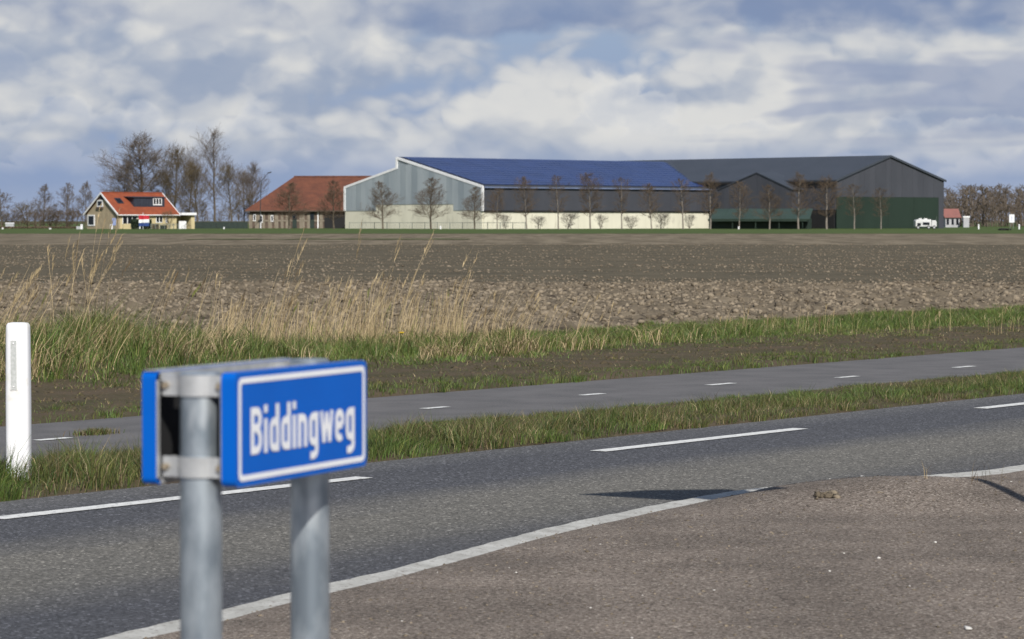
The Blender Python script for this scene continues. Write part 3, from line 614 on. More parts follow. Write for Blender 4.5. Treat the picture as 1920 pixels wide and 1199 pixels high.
def name_sign():
    E1 = Vector((-.481, 5.23, 0)); d = Vector((.39, .921, 0)).normalized()
    LEN, T, th, z0, z1 = .525, .1856, .028, 1.135, 1.335
    # local frame: x along panel (away), y = away from the face (-n), z up; origin on the ground below the face's near end
    root = empty('street_name_sign', E1, math.atan2(d.y, d.x), label='blue two sided street name sign on two galvanised posts', cat='street sign')
    yc = T/2
    for u, top in ((.044, z1-.006), (.470, z1-.001)):
        n = 32; b = MB(); b.tube((u, yc, 0), (u, yc, top), .0372, n=n); b.build('post', 'galvanised', root, smooth=True)
        c = MB(); c.tube((u, yc, top+.0005), (u, yc, top+.004), .0374, .034, n=n); c.build('post_cap', 'galvanised', root, smooth=True)
    def panel(y_face, s, label):
        """tray: face plate at y_face with flanges turned back by th (direction s)"""
        p = MB(); a = .0025
        rr, pts = .012, []
        for cx, cz, a0 in ((LEN-rr, z0+rr, -90), (LEN-rr, z1-rr, 0), (rr, z1-rr, 90), (rr, z0+rr, 180)):
            for k in range(5): t = R(a0+k*22.5); pts.append((cx+rr*math.cos(t), cz+rr*math.sin(t)))
        m = len(pts); i0 = len(p.v)
        p.v += [(x, y_face, z) for x, z in pts] + [(x, y_face+s*th, z) for x, z in pts]
        cx, cz = LEN/2, (z0+z1)/2
        ins = [(cx+(x-cx)*(1-2*a/LEN), cz+(z-cz)*(1-2*a/.2)) for x, z in pts]
        p.v += [(x, y_face+s*a, z) for x, z in ins] + [(x, y_face+s*th, z) for x, z in ins]
        p.f.append(tuple(range(m))); p.f.append(tuple(range(2*m, 3*m)))
        for k in range(m):
            j = (k+1) % m; p.f += [(k, j, m+j, m+k), (2*m+k, 2*m+j, 3*m+j, 3*m+k), (m+k, m+j, 3*m+j, 3*m+k)]
        o = p.build('panel', 'sign_blue', root); o['label'] = label
        # white border line
        q = MB(); yb = y_face - s*.0012
        def rrect(i, r):
            o_ = []
            for cx, cz, a0 in ((LEN-i-r, z0+i+r, -90), (LEN-i-r, z1-i-r, 0), (i+r, z1-i-r, 90), (i+r, z0+i+r, 180)):
                for k in range(5): t = R(a0+k*22.5); o_.append((cx+r*math.cos(t), yb, cz+r*math.sin(t)))
            return o_
        A, B = rrect(.0095, .012), rrect(.0195, .006); q.v += A+B; m = len(A)
        for k in range(m): j = (k+1) % m; q.f.append((k, j, m+j, m+k))
        q.build('border', 'sign_white', o)
        LV, LF = lettering_mesh(.0540, .4690, 1.189, .0825)
        if s < 0: LV[:,0] = LEN - LV[:,0]
        LV[:,1] = yb - s*(.0005 + LV[:,1]); link('lettering', mesh_np('lettering', LV, LF), 'sign_white', o)
        ip = MB(); yi = y_face + s*.0036; ip.box((.006, min(yi, yi+s*.001), z0+.006), (LEN-.006, max(yi, yi+s*.001), z1-.006)); ip.build('shade_plate', 'shade_black', o)  # black plate paints the shade inside the tray
        if s < 0: MB().box((.002, T-th+.001, z1+.0003), (LEN-.002, T-.003, z1+.0015)).build('top_strip', 'aluminium', o)
        # aluminium lip on the back edge of the tray
        l = MB(); yb2 = y_face + s*(th+.0004)
        l.box((.014, min(yb2, yb2+s*.0015), z1-.016), (LEN-.014, max(yb2, yb2+s*.0015), z1-.001)); l.box((.014, min(yb2, yb2+s*.0015), z0+.001), (LEN-.014, max(yb2, yb2+s*.0015), z0+.012))
        l.box((.0005, min(yb2, yb2+s*.0015), z0+.012), (.010, max(yb2, yb2+s*.0015), z1-.016))
        l.build('back_rail', 'aluminium', o)
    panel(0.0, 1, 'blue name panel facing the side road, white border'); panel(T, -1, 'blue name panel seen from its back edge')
    for u in (.044, .470):
        for za, zb in ((z1-.043, z1-.006), (z0+.014, z0+.050)):
            b = MB(); n = 14
            # strap bent round the near half of the post with flat ears to both panels
            e_ = u-.027; prof = [(e_, th+.003), (e_, yc-.033)]
            prof += [(u-math.sin(t)*.0415, yc-math.cos(t)*.0415) for t in np.linspace(.75, math.pi-.75, n)]
            prof += [(e_, yc+.033), (e_, T-th-.003)]
            inner = [(x+.0038, y) for x, y in prof[:2]] + [(u-math.sin(t)*.0378, yc-math.cos(t)*.0378) for t in np.linspace(.75, math.pi-.75, n)] + [(x+.0038, y) for x, y in prof[-2:]]
            m = len(prof); b.v += [(x, y, za) for x, y in prof]+[(x, y, zb) for x, y in prof]+[(x, y, za) for x, y in inner]+[(x, y, zb) for x, y in inner]
            for k in range(m-1): b.f += [(k,k+1,m+k+1,m+k), (2*m+k,3*m+k,3*m+k+1,2*m+k+1), (k,2*m+k,2*m+k+1,k+1), (m+k,m+k+1,3*m+k+1,3*m+k)]
            c = b.build('clamp', 'aluminium', root, smooth=True)
            zc = (za+zb)/2
            MB().tube((e_, T-th-.011, zc), (e_-.006, T-th-.011, zc), .0065, n=6).build('bolt', 'rust_bolt', c)
            MB().tube((e_, th+.011, zc), (e_-.006, th+.011, zc), .0065, n=6).build('bolt', 'rust_bolt', c)
            if True:
                MB().box((e_+.004, th+.0025, za+.002), (u+.02, th+.008, zb-.002)).build('clamp_block', 'aluminium', c); MB().box((e_+.004, T-th-.008, za+.002), (u+.02, T-th-.0025, zb-.002)).build('clamp_block', 'aluminium', c)
name_sign()

# arrow ended direction sign that throws the pointed shadow on the road
def direction_sign():
    h = 3.35; k = h/math.tan(R(EL)); off = Vector((math.sin(R(AZ))*k, -math.cos(R(AZ))*k, 0))
    tip = Vector((.40, 17.55, 0)) + off; base = Vector((2.50, 17.60, 0)) + off
    L_ = (base-tip).length; dirv = (base-tip).normalized()
    root = empty('direction_sign', base, math.atan2(dirv.y, dirv.x), label='tall blue arrow ended direction sign casting a pointed shadow', cat='road sign')
    gz = float(gravel_z(np.array([base.x]), np.array([base.y]))[0]); root.location.z = gz - .02
    MB().tube((0,0,0), (0,0,h+.45-gz), .042, n=20).build('post', 'galvanised', root, smooth=True)
    z = h - gz + .02
    xe = -L_+1.0; prof = [(xe,-.055,z-.40),(-L_+.62,-.055,z-.36),(-L_,-.055,z+.06),(-L_+.5,-.055,z+.27),(xe,-.055,z+.31)]
    p = MB().prism(prof, (0,.012,0)).build('panel', 'sign_blue', root)
    for zz in (z-.2, z+.13): MB().box((xe-.35,-.0428,zz),(.06,-.015,zz+.03)).build('bracket_arm', 'aluminium', root)
direction_sign()

# reflector post in the verge
def reflector_post():
    X = -2.985; Y = 18.2
    root = empty('reflector_post', (X, Y, .0), R(-4), label='white plastic roadside reflector post standing in the grass', cat='bollard')
    b = MB(); prof = [(0,.0725),(.02,.0725),(.5,.0735),(.93,.0705),(.955,.0695),(.972,.066),(.982,.058),(.985,.04)]
    n = 28; rings = []
    for z, r in prof:
        i = len(b.v); rings.append(i)
        for k in range(n):
            t = 2*math.pi*k/n; c, s = math.cos(t), math.sin(t); e = .55
            x = r*math.copysign(abs(c)**e, c); y = .85*r*math.copysign(abs(s)**e, s); b.v.append((x, y, z))
    for a, c in zip(rings[:-1], rings[1:]):
        for k in range(n): j = (k+1) % n; b.f.append((a+k, a+j, c+j, c+k))
    b.f.append(tuple(range(rings[-1], rings[-1]+n))); b.build('body', 'white_plastic', root, smooth=True)
    y = -.0648
    MB().box((-.036, y, .575), (.010, y+.02, .885)).build('reflector_frame', 'white_plastic', root, bevel=.002)
    MB().box((-.031, y-.002, .582), (.005, y+.01, .878)).build('reflector', 'reflector', root)
    for zz in (.60, .86): MB().tube((-.013, y-.002, zz), (-.013, y-.006, zz), .005, n=8).build('rivet', 'white_plastic', root)
reflector_post()

# ------------------------------------------------------------------ bare trees
def seg_mesh(name, S):
    """S: list of (p0, p1, r0, r1) -> three sided tubes"""
    p0 = np.array([s[0] for s in S]); p1 = np.array([s[1] for s in S]); r0 = np.array([s[2] for s in S]); r1 = np.array([s[3] for s in S])
    d = p1-p0; d /= np.linalg.norm(d, axis=1, keepdims=True)+1e-9
    up = np.where(np.abs(d[:,2:3]) < .9, np.array([[0,0,1.]]), np.array([[1.,0,0]])); a = np.cross(d, up); a /= np.linalg.norm(a, axis=1, keepdims=True); b = np.cross(a, d)
    rows = []
    for c, r in ((p0, r0), (p1, r1)):
        for k in range(3):
            t = 2*math.pi*k/3; rows.append(c + (a*math.cos(t)+b*math.sin(t))*r[:,None])
    V = np.stack(rows, 1); i = (np.arange(len(S))*6)[:,None,None]
    f = np.array([(0,1,4),(0,4,3),(1,2,5),(1,5,4),(2,0,3),(2,3,5)])[None]+i
    return V.reshape(-1,3), f.reshape(-1,3)
def grow(seed, H, spread, clear=.22, nb=26, up=.55, sub=(9,7), r0=None, shape='oval', twig=.010, multi=1):
    """returns trunk and crown segments for a leafless tree"""
    rd = random.Random(seed); trunk, crown = [], []; r0 = r0 or H*.016
    def rv(): return Vector((rd.uniform(-1,1), rd.uniform(-1,1), rd.uniform(-1,1)))
    def branch(p, d, length, r, lvl, store):
        n = 4 if lvl < 2 else 3; pts = [p.copy()]; dd = d.copy()
        for k in range(n):
            dd = (dd + rv()*(.16+.05*lvl) + Vector((0,0,.10 if lvl else .03))).normalized(); pts.append(pts[-1]+dd*length/n)
        for k in range(n): store.append((tuple(pts[k]), tuple(pts[k+1]), max(r*(1-.8*k/n), twig*.6), max(r*(1-.8*(k+1)/n), twig*.5)))
        if lvl <= len(sub):
            cnt = sub[lvl-1] if lvl >= 1 else 0
            for q in range(cnt):
                f = .25+.75*(q+rd.random())/cnt; k = min(int(f*n), n-1); pp = pts[k].lerp(pts[k+1], f*n-k)
                ax = (pts[k+1]-pts[k]).normalized(); sd = ax.cross(rv()).normalized()
                nd = (ax*.75 + sd*.75 + Vector((0,0,.12))).normalized()
                branch(pp, nd, length*rd.uniform(.38,.70)*(1.15-f*.5), max(r*.5, twig), lvl+1, crown)
    for m_ in range(multi):
        p = Vector((rd.uniform(-.3,.3)*(multi > 1), rd.uniform(-.3,.3)*(multi > 1), 0)); pts = [p]; n = 9
        lean = Vector((rd.uniform(-.06,.06), rd.uniform(-.06,.06), 1)) if multi == 1 else Vector((rd.uniform(-.3,.3), rd.uniform(-.3,.3), 1)).normalized()
        for k in range(n): pts.append(pts[-1] + (lean + rv()*.07).normalized()*H*.97/n)
        for k in range(n): trunk.append((tuple(pts[k]), tuple(pts[k+1]), r0*(1-.92*k/n)+twig, r0*(1-.92*(k+1)/n)+twig))
        for q in range(nb):
            f = clear + (1-clear)*(q+rd.random())/nb; k = min(int(f*n), n-1); pp = pts[k].lerp(pts[k+1], f*n-k)
            t = (f-clear)/(1-clear)
            w = {'oval': math.sin(math.pi*(.18+.78*t))**.8, 'cone': (1-t)**.75+.12, 'vase': .55+.45*math.sin(math.pi*(.1+.75*t))}[shape]
            a = q*2.399+rd.uniform(-.4,.4); u_ = up*(.6+.8*t)
            dv = Vector((math.cos(a), math.sin(a), u_)).normalized()
            branch(pp, dv, spread*w*rd.uniform(.45,1.15)*math.sqrt(1+u_*u_*.5), max(r0*.42*(1-.6*f), twig*1.5), 1, crown)
    return trunk, crown
def tree_meshes(name, tr, cr):
    v, f = seg_mesh(name, tr)
    b = MB()
    for (p, q, a, c) in tr: b.tube(p, q, a, c, 7, cap=False)
    me = bpy.data.meshes.new(name+'_trunk'); me.from_pydata(b.v, [], b.f); me.update()
    v, f = seg_mesh(name, cr); rr_ = np.hypot(v[:,0], v[:,1])
    return me, mesh_np(name+'_crown', v, f), 2*np.percentile(rr_, 97), np.percentile(v[:,2], 99.7)
def plant(name, meshes, loc, scale, rz, bark, twigm, **kw):
    r = empty(name, loc, rz, **kw); r.scale = (scale[0], scale[0], scale[1])
    for nm, me, m_ in (('trunk', meshes[0], bark), ('crown', meshes[1], twigm)):
        o = bpy.data.objects.new(nm, me); COL.objects.link(o); o.parent = r
        if nm == 'trunk' and name in ('bush', 'wall_shrub', 'garden_sapling'): o.name = 'stems'; o['kind'] = 'stuff'
        if not me.materials: me.materials.append(MATS[m_])
        else: 
            o.material_slots[0].link = 'OBJECT'; o.material_slots[0].material = MATS[m_]
    return r
def place_tree(name, meshes, px, ytop, Y, ybase_z, Href, wpx, wref, bark, twigm, **kw):
    p = at(px, Y); h = hz(px, ytop, Y) - ybase_z; p.z = ybase_z
    w = wpx/F*Y
    return plant(name, meshes, p, (w/meshes[2], h/meshes[3]), rng.random()*6.28, bark, twigm, **kw)
ROW = [tree_meshes('row%d' % i, *grow(100+i, 9.5, *a)) for i, a in enumerate(((3.0,.16,46,.75,(10,6),.11,'cone',.013), (2.4,.22,48,.7,(9,5),.10,'oval',.013), (1.9,.26,36,.75,(8,4),.10,'oval',.013), (2.4,.22,42,.8,(9,5),.12,'oval',.014)))]
rowspec = [(541,342,70,0),(626,338,62,0),(718,340,62,0),(808,333,68,0),(890,350,52,0),(932,352,40,1),(988,331,48,1),(1047,328,40,2),(1107,324,58,1),(1166,332,38,2),(1222,344,44,1),(1281,334,44,2),(1332,324,50,3),(1386,340,46,1),(1443,346,52,0),(1497,323,56,3),(1550,330,62,3),(1602,345,40,2),(1652,352,36,2)]
for i, (px, yt, w, k) in enumerate(rowspec):
    nth = ['first','second','third','fourth','fifth','sixth','seventh','eighth']
    what = ('red tiled barn\'s roof' if px < 600 else 'red barn\'s dark doorway' if px < 640 else ['tree-lined left part of the pale gable', 'middle of the pale gable', 'white corner trim'][[718,808,890].index(px)].replace('tree-lined ', '').replace('left part', 'lower eave part') if px < 895 else None)
    if what is None: what = ('cream wall, %s from the white corner trim' % nth[[932,988,1047,1107,1166,1222,1281,1332].index(px)]) if px < 1340 else ('%s from the cream wall end, before the grey barns' % nth[[1386,1443,1497,1550,1602,1652].index(px)])
    _ = ('red tiled barn' if px < 640 else 'pale grey shed gable' if px < 895 else 'dark shed wall above the cream base' if px < 1340 else 'dark grey and green barn')
    shade = {0:'dense', 1:'slender', 2:'thin', 3:'forked'}[k]
    place_tree('row_tree', ROW[k], px, yt, 545+3*math.sin(i*1.7), .05, 9.6, w*1.12, 5.0, 'bark' if px < 900 else 'bark_pale', 'twig_brown', label=('%s leafless roadside tree, %s' if px > 1340 else '%s leafless roadside tree in front of the %s') % (shade, what), cat='tree', group='row of bare trees along the farm')
BIG = [tree_meshes('big0', *grow(31, 18, 5.6, .14, 44, .95, (12,8), .26, 'oval', .018)),
       tree_meshes('big1', *grow(32, 16, 4.6, .12, 40, 1.2, (11,8), .20, 'oval', .017, 1)),
       tree_meshes('big2', *grow(33, 18, 4.2, .26, 30, 1.3, (9,7), .20, 'oval', .015))]
for px, yt, w, k, tw, Y, lab in [(265,250,130,0,'twig_grey',600,'tallest broad dark bare tree behind the orange roofed house'),(328,272,95,1,'twig_olive',602,'bushy olive tinged bare tree beside the tallest dark tree'),
        (404,240,80,2,'twig_grey',625,'tall thin pale bare tree towering over the garden trees'),(372,305,70,1,'twig_olive',606,'rusty olive bare tree between the house and the barn'),
        (436,305,66,1,'twig_olive',604,'narrow olive bare tree left of the street lamp'),(474,304,54,0,'twig_grey',610,'grey bare tree beside the red barn hip'),
        (352,296,72,1,'twig_grey',618,'dim bare tree behind the olive trees over the carport'),(458,318,56,1,'twig_grey',620,'faint low bare tree behind the garden fence'),
        (236,300,80,0,'twig_grey',612,'lower dark bare tree directly behind the orange roof'),(305,320,60,1,'twig_olive',612,'low olive bare tree behind the dormer end')]:
    place_tree('garden_tree', BIG[k], px, yt, Y, .05, {0:18.5,1:16.8,2:18.5}[k], w*1.15, 1, 'bark', tw, label=lab, cat='tree')
SM = [tree_meshes('sm%d' % i, *grow(60+i, 8, 2.6, .12, 32, .9, (9,5), .09, 'cone', .018)) for i in range(2)]
for j, (px, yt, w, k, lab) in enumerate([(3,355,62,0,'dark bare tree beside the small white hut'),(82,345,48,1,'slim bare tree rising from the brown bushes'),(124,343,50,0,'bare tree between brown bushes and the house gable'),(160,340,46,1,'thin bare tree just beside the house gable')]):
    place_tree('bare_tree', SM[k], px, yt, 615, .05, 8.2, w*1.1, 5.2, 'bark', 'twig_grey', label=lab, cat='tree')
BUSH = [tree_meshes('bush%d' % i, *grow(80+i, 2.8, 1.3, .02, 14, 1.2, (6,4), .03, 'oval', .009, 3)) for i in range(2)]
for j, (px, yt, w, Y, tw, lab) in enumerate([(45,375,60,620,'twig_olive','pale olive bush behind the small white hut'),(95,388,70,618,'twig_brown','broad brown bush under the slim bare tree'),(132,392,60,612,'twig_brown','dark brown bush next to the house gable'),(70,395,60,612,'twig_brown','low brown bush behind the hedge'),(20,398,50,620,'twig_brown','low dark bush at the white hut')]):
    place_tree('bush', BUSH[j % 2], px, yt, Y, .05, 3.0, w, 3.4, 'bark', tw, label=lab, cat='bush')
for j, px in enumerate((945,1010,1070,1126,1182,1240,1294)):
    place_tree('wall_shrub', BUSH[j % 2], px, 400+4*math.sin(j*2.1), 553, .05, 3.0, 26+8*(j % 3), 3.4, 'bark_pale', 'bark_pale', label='small leafless shrub at the cream wall, %s from the white corner trim' % ['first','second','third','fourth','fifth','sixth','seventh'][j], cat='shrub', group='shrubs along the cream wall')
# far wood, one mass
def far_wood(name, x0, x1, yt, Y0, Y1, n, tw, **kw):
    tr, cr = grow(200, 10, 3.0, .05, 14, .9, (4,2), .12, 'oval', .06); S0 = tr+cr
    v0, f0 = seg_mesh('w', S0); VV, FF = [], []
    for k in range(n):
        Y = Y0+(Y1-Y0)*rng.random(); px = x0+(x1-x0)*(k+rng.random())/n; p = at(px, Y); h = (hz(px, yt, Y))*(.72+.36*rng.random())/10.2
        a = rng.random()*6.28; c, s = math.cos(a), math.sin(a); w = h*(1.0+.6*rng.random())
        VV.append(np.stack([(v0[:,0]*c-v0[:,1]*s)*w+p.x, (v0[:,0]*s+v0[:,1]*c)*w+p.y, v0[:,2]*h+.03], 1)); FF.append(f0+k*len(v0))
    link(name, mesh_np(name, np.concatenate(VV), np.concatenate(FF)), tw, kind='stuff', **kw)
far_wood('far_wood', 1690, 2060, 352, 760, 860, 135, 'twig_grey', label='distant leafless wood behind the green barn', cat='wood')
far_wood('far_thicket', -160, 200, 390, 640, 700, 40, 'twig_brown', label='brown leafless thicket behind the house garden', cat='thicket')
far_wood('far_tree_line', 330, 480, 386, 640, 690, 18, 'twig_grey', label='dim undergrowth between the house and the barn', cat='undergrowth')

# ------------------------------------------------------------------ farm buildings
PHI = R(43); CA, SA = math.cos(PHI), math.sin(PHI)
def along(p, dx, dy, px):
    """distance t so that p + t*(dx,dy) shows in column px"""
    k = ray(px, YH).x; return (k*p.y - p.x)/(dx - k*dy)
BZ = .04
def shed_A():
    K = at(904, 560); K.z = BZ
    Lx = along(K, CA, SA, 1331); Wy = along(K, -SA, CA, 647); Yr = along(K, -SA, CA, 745)
    def zat(py, t): return hz(904, py, K.y + CA*t) - BZ
    ze = zat(350, 0); zr = zat(297, Yr); zl = zat(316, Yr); zel = zat(352, Wy)
    r = empty('storage_shed', K, PHI, label='long shed with blue solar roof, pale grey gable and cream base', cat='shed')
    zb, zc = 3.55, 4.75; c0, c1 = Wy*.20, Wy*.765
    def top(y): return ze+(zr-ze)*y/Yr if y <= Yr else zl+(zel-zl)*(y-Yr)/(Wy-Yr)
    Yx = None
    for k in range(2000):
        y = Yr*k/2000
        if ze+(zr-ze)*y/Yr >= zl+(zl-zel)/(Wy-Yr)*(Yr-y): Yx = y; break
    def top2(y): return min(ze+(zr-ze)*min(y,Yr)/Yr if y <= Yr else 99, zl+(zl-zel)/(Wy-Yr)*(Yr-y))
    # gable base: cream concrete panels
    n = 12; ed = sorted(set([0.0, c0, c1, Wy] + [Wy*k/n for k in range(1, n) if min(abs(Wy*k/n-c0), abs(Wy*k/n-c1)) > 1.2]))
    for a, b in zip(ed[:-1], ed[1:]):
        h = zc if (a+b)/2 > c0 and (a+b)/2 < c1 else zb
        MB().box((.0, a+.02, 0), (.30, b-.02, h)).build('concrete_panel', 'cream_concrete', r)
    # gable cladding: vertical sheets
    n = 24; es = sorted(set([k*Wy/n for k in range(n+1)] + [c0, c1, Yx]))
    for k, (a, b) in enumerate(zip(es[:-1], es[1:])):
        if b-a < .25: continue
        lo = (zc if c0-.01 <= a < c1-.01 else zb)-.12; e = .015
        MB().prism([(-.07-.012*(k % 2), a+e, lo), (-.07-.012*(k % 2), b-e, lo), (-.07-.012*(k % 2), b-e, top2(b-e)), (-.07-.012*(k % 2), a+e, top2(a+e))], (.07, 0, 0)).build('cladding_sheet', 'clad_pale' if (k*7) % 3 else 'clad_pale_b', r)
    MB().prism([(.06, Yx, top2(Yx)), (.06, Yr, zl), (.06, Yr, zr-.1)], (.2, 0, 0)).build('clerestory_panel', 'clad_pale_b', r)
    # white verge boards
    for p, q in (((-.15,-.25,ze-.1), (-.15,Yr,zr)), ((-.15,Yr,zl+.05), (-.15,Wy+.2,zel-.05))):
        MB().prism([(p[0],p[1],p[2]-.22),(q[0],q[1],q[2]-.22),(q[0],q[1],q[2]+.24),(p[0],p[1],p[2]+.24)], (.3,0,0)).build('verge_board', 'white_trim', r)
    MB().box((-.16, Yr-.1, zl-.1), (.16, Yr+.35, zr+.2)).build('verge_board', 'white_trim', r)
    MB().box((-.18, Wy-.25, zb-.1), (.15, Wy+.25, zel-.1)).build('corner_trim', 'white_trim', r)
    MB().box((-.22, -.38, zb-.2), (.12, .10, ze-.15)).build('corner_trim', 'white_trim', r)
    # roofs
    t = .25
    MB().prism([(.16,-.45,ze-.12),(.16,Yr,zr),(Lx+24,Yr,zr),(Lx+24,-.45,ze-.12)], (0,0,t)).build('roof', 'roof_dark', r)
    MB().prism([(.16,Yr+.02,zl),(.16,Wy+.4,zel-.1),(Lx+14,Wy+.4,zel-.1),(Lx+14,Yr+.02,zl)], (0,0,t)).build('roof', 'roof_dark', r)
    MB().box((.3, Yr-.3, zl-.5), (Lx+14, Yr-.02, zr)).build('clerestory_wall', 'clad_pale_b', r)
    # solar rows, each row a strip of separate panels
    rows = 12; sl_ = math.hypot(Yr, zr-ze); nrm = Vector((0, -(zr-ze), Yr)).normalized()
    def onroof(x, f, h=0): return Vector((x, f*Yr, ze-.0+(zr-ze)*f+t+.02)) + nrm*h
    cols = 42
    for k in range(rows):
        zrow = ze+(zr-ze)*(k+.9)/rows; x1 = Lx - .8 + max(0, (zrow - 9.0)/4.75*12.5)
        f0, f1 = .015+.975*k/rows, .015+.975*(k+.86)/rows; b = MB()
        for c in range(cols):
            xa, xb = .9+(x1-.9)*c/cols, .9+(x1-.9)*(c+.965)/cols
            b.prism([onroof(xa,f0,.05), onroof(xb,f0,.05), onroof(xb,f1,.05), onroof(xa,f1,.05)], nrm*.06)
        o = b.build('solar_panel_row', 'solar', r)
        q = MB(); q.prism([onroof(.85,f1,.02), onroof(x1,f1,.02), onroof(x1,f1+.009,.02), onroof(.85,f1+.009,.02)], nrm*.05); q.build('rail', 'solar_frame', o)
    # long wall
    n = 10
    for k in range(n):
        a, b = .32+(Lx-.32)*k/n, .32+(Lx-.32)*(k+1)/n
        MB().box((a+.02, -.12, 0), (b-.02, .2, 3.25)).build('concrete_panel', 'cream_concrete', r)
    n = 16
    for k in range(n):
        a, b = .32+(Lx-.32)*k/n, .32+(Lx-.32)*(k+1)/n
        MB().box((a+.01, -.20-.01*(k % 2), 3.45), (b-.01, .2, ze-.2)).build('cladding_sheet', 'clad_dark', r)
    MB().box((.32,-.34,3.16),(Lx+.1,.0,3.44)).build('gutter', 'shade_black', r)  # overhang box coloured near-black to draw its shadow line
    MB().box((.2,-.62,ze-.28),(Lx,-.44,ze-.02)).build('gutter', 'solar_frame', r)
    MB().box((.4, .35, .02), (Lx+12, Wy-.3, zel-1.0)).build('inner_wall', 'clad_dark', r)
    return K, Lx
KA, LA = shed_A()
def barn_D():
    cor = Vector((KA.x+CA*LA, KA.y+SA*LA, BZ))
    t = along(cor, SA, -CA, 1568); K = Vector((cor.x+SA*t, cor.y-CA*t, BZ))
    Wd = along(K, CA, SA, 1769); Xr = along(K, CA, SA, 1667)
    def zt(px, py, t): return hz(px, py, K.y+SA*t) - BZ
    ze = zt(1568, 338, 0); zer = zt(1769, 340, Wd); zr = zt(1667, 294, Xr)
    Ld = 95
    r = empty('green_barn', K, PHI, label='large dark grey barn with dark green lower wall', cat='barn')
    zg = zt(1660, 370, Wd/2)
    def top(x): return ze+(zr-ze)*x/Xr if x < Xr else zr+(zer-zr)*(x-Xr)/(Wd-Xr)
    n = 20; es = sorted(set([k*Wd/n for k in range(n+1)]+[Xr]))
    for k, (a, b) in enumerate(zip(es[:-1], es[1:])):
        if b-a < .2: continue
        lo = zg if b < Wd*.972 else 0; y = -.08-.012*(k % 2)
        MB().prism([(a+.01,y,lo),(b-.01,y,lo),(b-.01,y,top(b-.01)),(a+.01,y,top(a+.01))], (0,.1,0)).build('cladding_sheet', 'clad_dark' if (k*5) % 3 else 'clad_dark_b', r)
    e = es[-2]
    for k in range(4):
        a, b = .05+(e-.05)*k/4, .05+(e-.05)*(k+1)/4
        MB().box((a+.02,-.06,.03),(b-.02,.1,zg-.02)).build('green_door_panel', 'clad_green', r)
    for sx, (xa, za), (xb, zb) in ((0,(-.5,ze-.2),(Xr,zr)), (1,(Xr,zr),(Wd+.4,zer-.1))):
        MB().prism([(xa,-.3,za),(xb,-.3,zb),(xb,Ld,zb),(xa,Ld,za)], (0,0,.25)).build('roof', 'roof_dark', r)
        MB().prism([(xa,-.42,za-.12),(xb,-.42,zb-.12),(xb,-.42,zb+.3),(xa,-.42,za+.3)], (0,.11,0)).build('verge_board', 'roof_dark', r)
    n = 14; Lw = t + .0
    for k in range(n):
        a, b = .12+Lw*k/n, .12+Lw*(k+1)/n
        MB().box((-.04-.01*(k % 2), a+.01, 3.6), (.2, b-.01, ze-.25)).build('cladding_sheet', 'clad_dark', r)
    MB().box((-.02, .6, 0), (.2, 12.5, 3.58)).build('doorway_shade', 'shade_black', r)  # solid near-black slab stands in for the unlit doorway interior
    MB().box((-.06, 12.5, 0), (.2, Lw, 3.58)).build('green_wall', 'clad_green', r)
    MB().box((-.62, -.3, ze-.62), (-.42, Lw+3, ze-.22)).build('gutter', 'shade_black', r)  # eave strip coloured near-black for the big roof's shadow line
    MB().box((.4,.4,.02),(Wd-.1,Ld-.5,min(ze,zer)-.6)).build('inner_wall', 'clad_dark', r)
    MB().box((Wd-.3,.15,0),(Wd,Ld,zer-.3)).build('side_wall', 'clad_dark', r)
    return K
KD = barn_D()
def barn_C():
    # gable looks west, ridge runs into the west wall of the big barn
    t = along(KD, -SA, CA, 1505); out = 3.2
    K = Vector((KD.x-SA*t-CA*out, KD.y+CA*t-SA*out, BZ)); Wc = along(K, -SA, CA, 1347); Yr = along(K, -SA, CA, 1420)
    zr = hz(1420, 325, K.y+CA*Yr)-BZ; ze = hz(1345, 357, K.y+CA*Wc)-BZ
    r = empty('grey_barn', K, PHI, label='smaller dark grey gabled barn in the corner of the yard', cat='barn')
    n = 13; es = sorted(set([k*Wc/n for k in range(n+1)]+[Yr]))
    def top(y): return ze+(zr-ze)*y/Yr if y < Yr else zr+(ze-zr)*(y-Yr)/(Wc-Yr)
    for k, (a, b) in enumerate(zip(es[:-1], es[1:])):
        if b-a < .2: continue
        x = -.08-.012*(k % 2)
        MB().prism([(x,a+.01,0),(x,b-.01,0),(x,b-.01,top(b-.01)),(x,a+.01,top(a+.01))], (.1,0,0)).build('cladding_sheet', 'clad_dark' if k % 3 else 'clad_dark_b', r)
    for (ya, za), (yb, zb) in (((-.3,ze-.1),(Yr,zr)), ((Yr,zr),(Wc+.3,ze-.1))):
        MB().prism([(-.25,ya,za),(-.25,yb,zb),(out+2.5,yb,zb),(out+2.5,ya,za)], (0,0,.2)).build('roof', 'roof_dark', r)
    for y in (.02, Wc-.22): MB().box((.05,y,0),(out,y+.2,ze-.12)).build('side_wall', 'clad_dark', r)
barn_C()
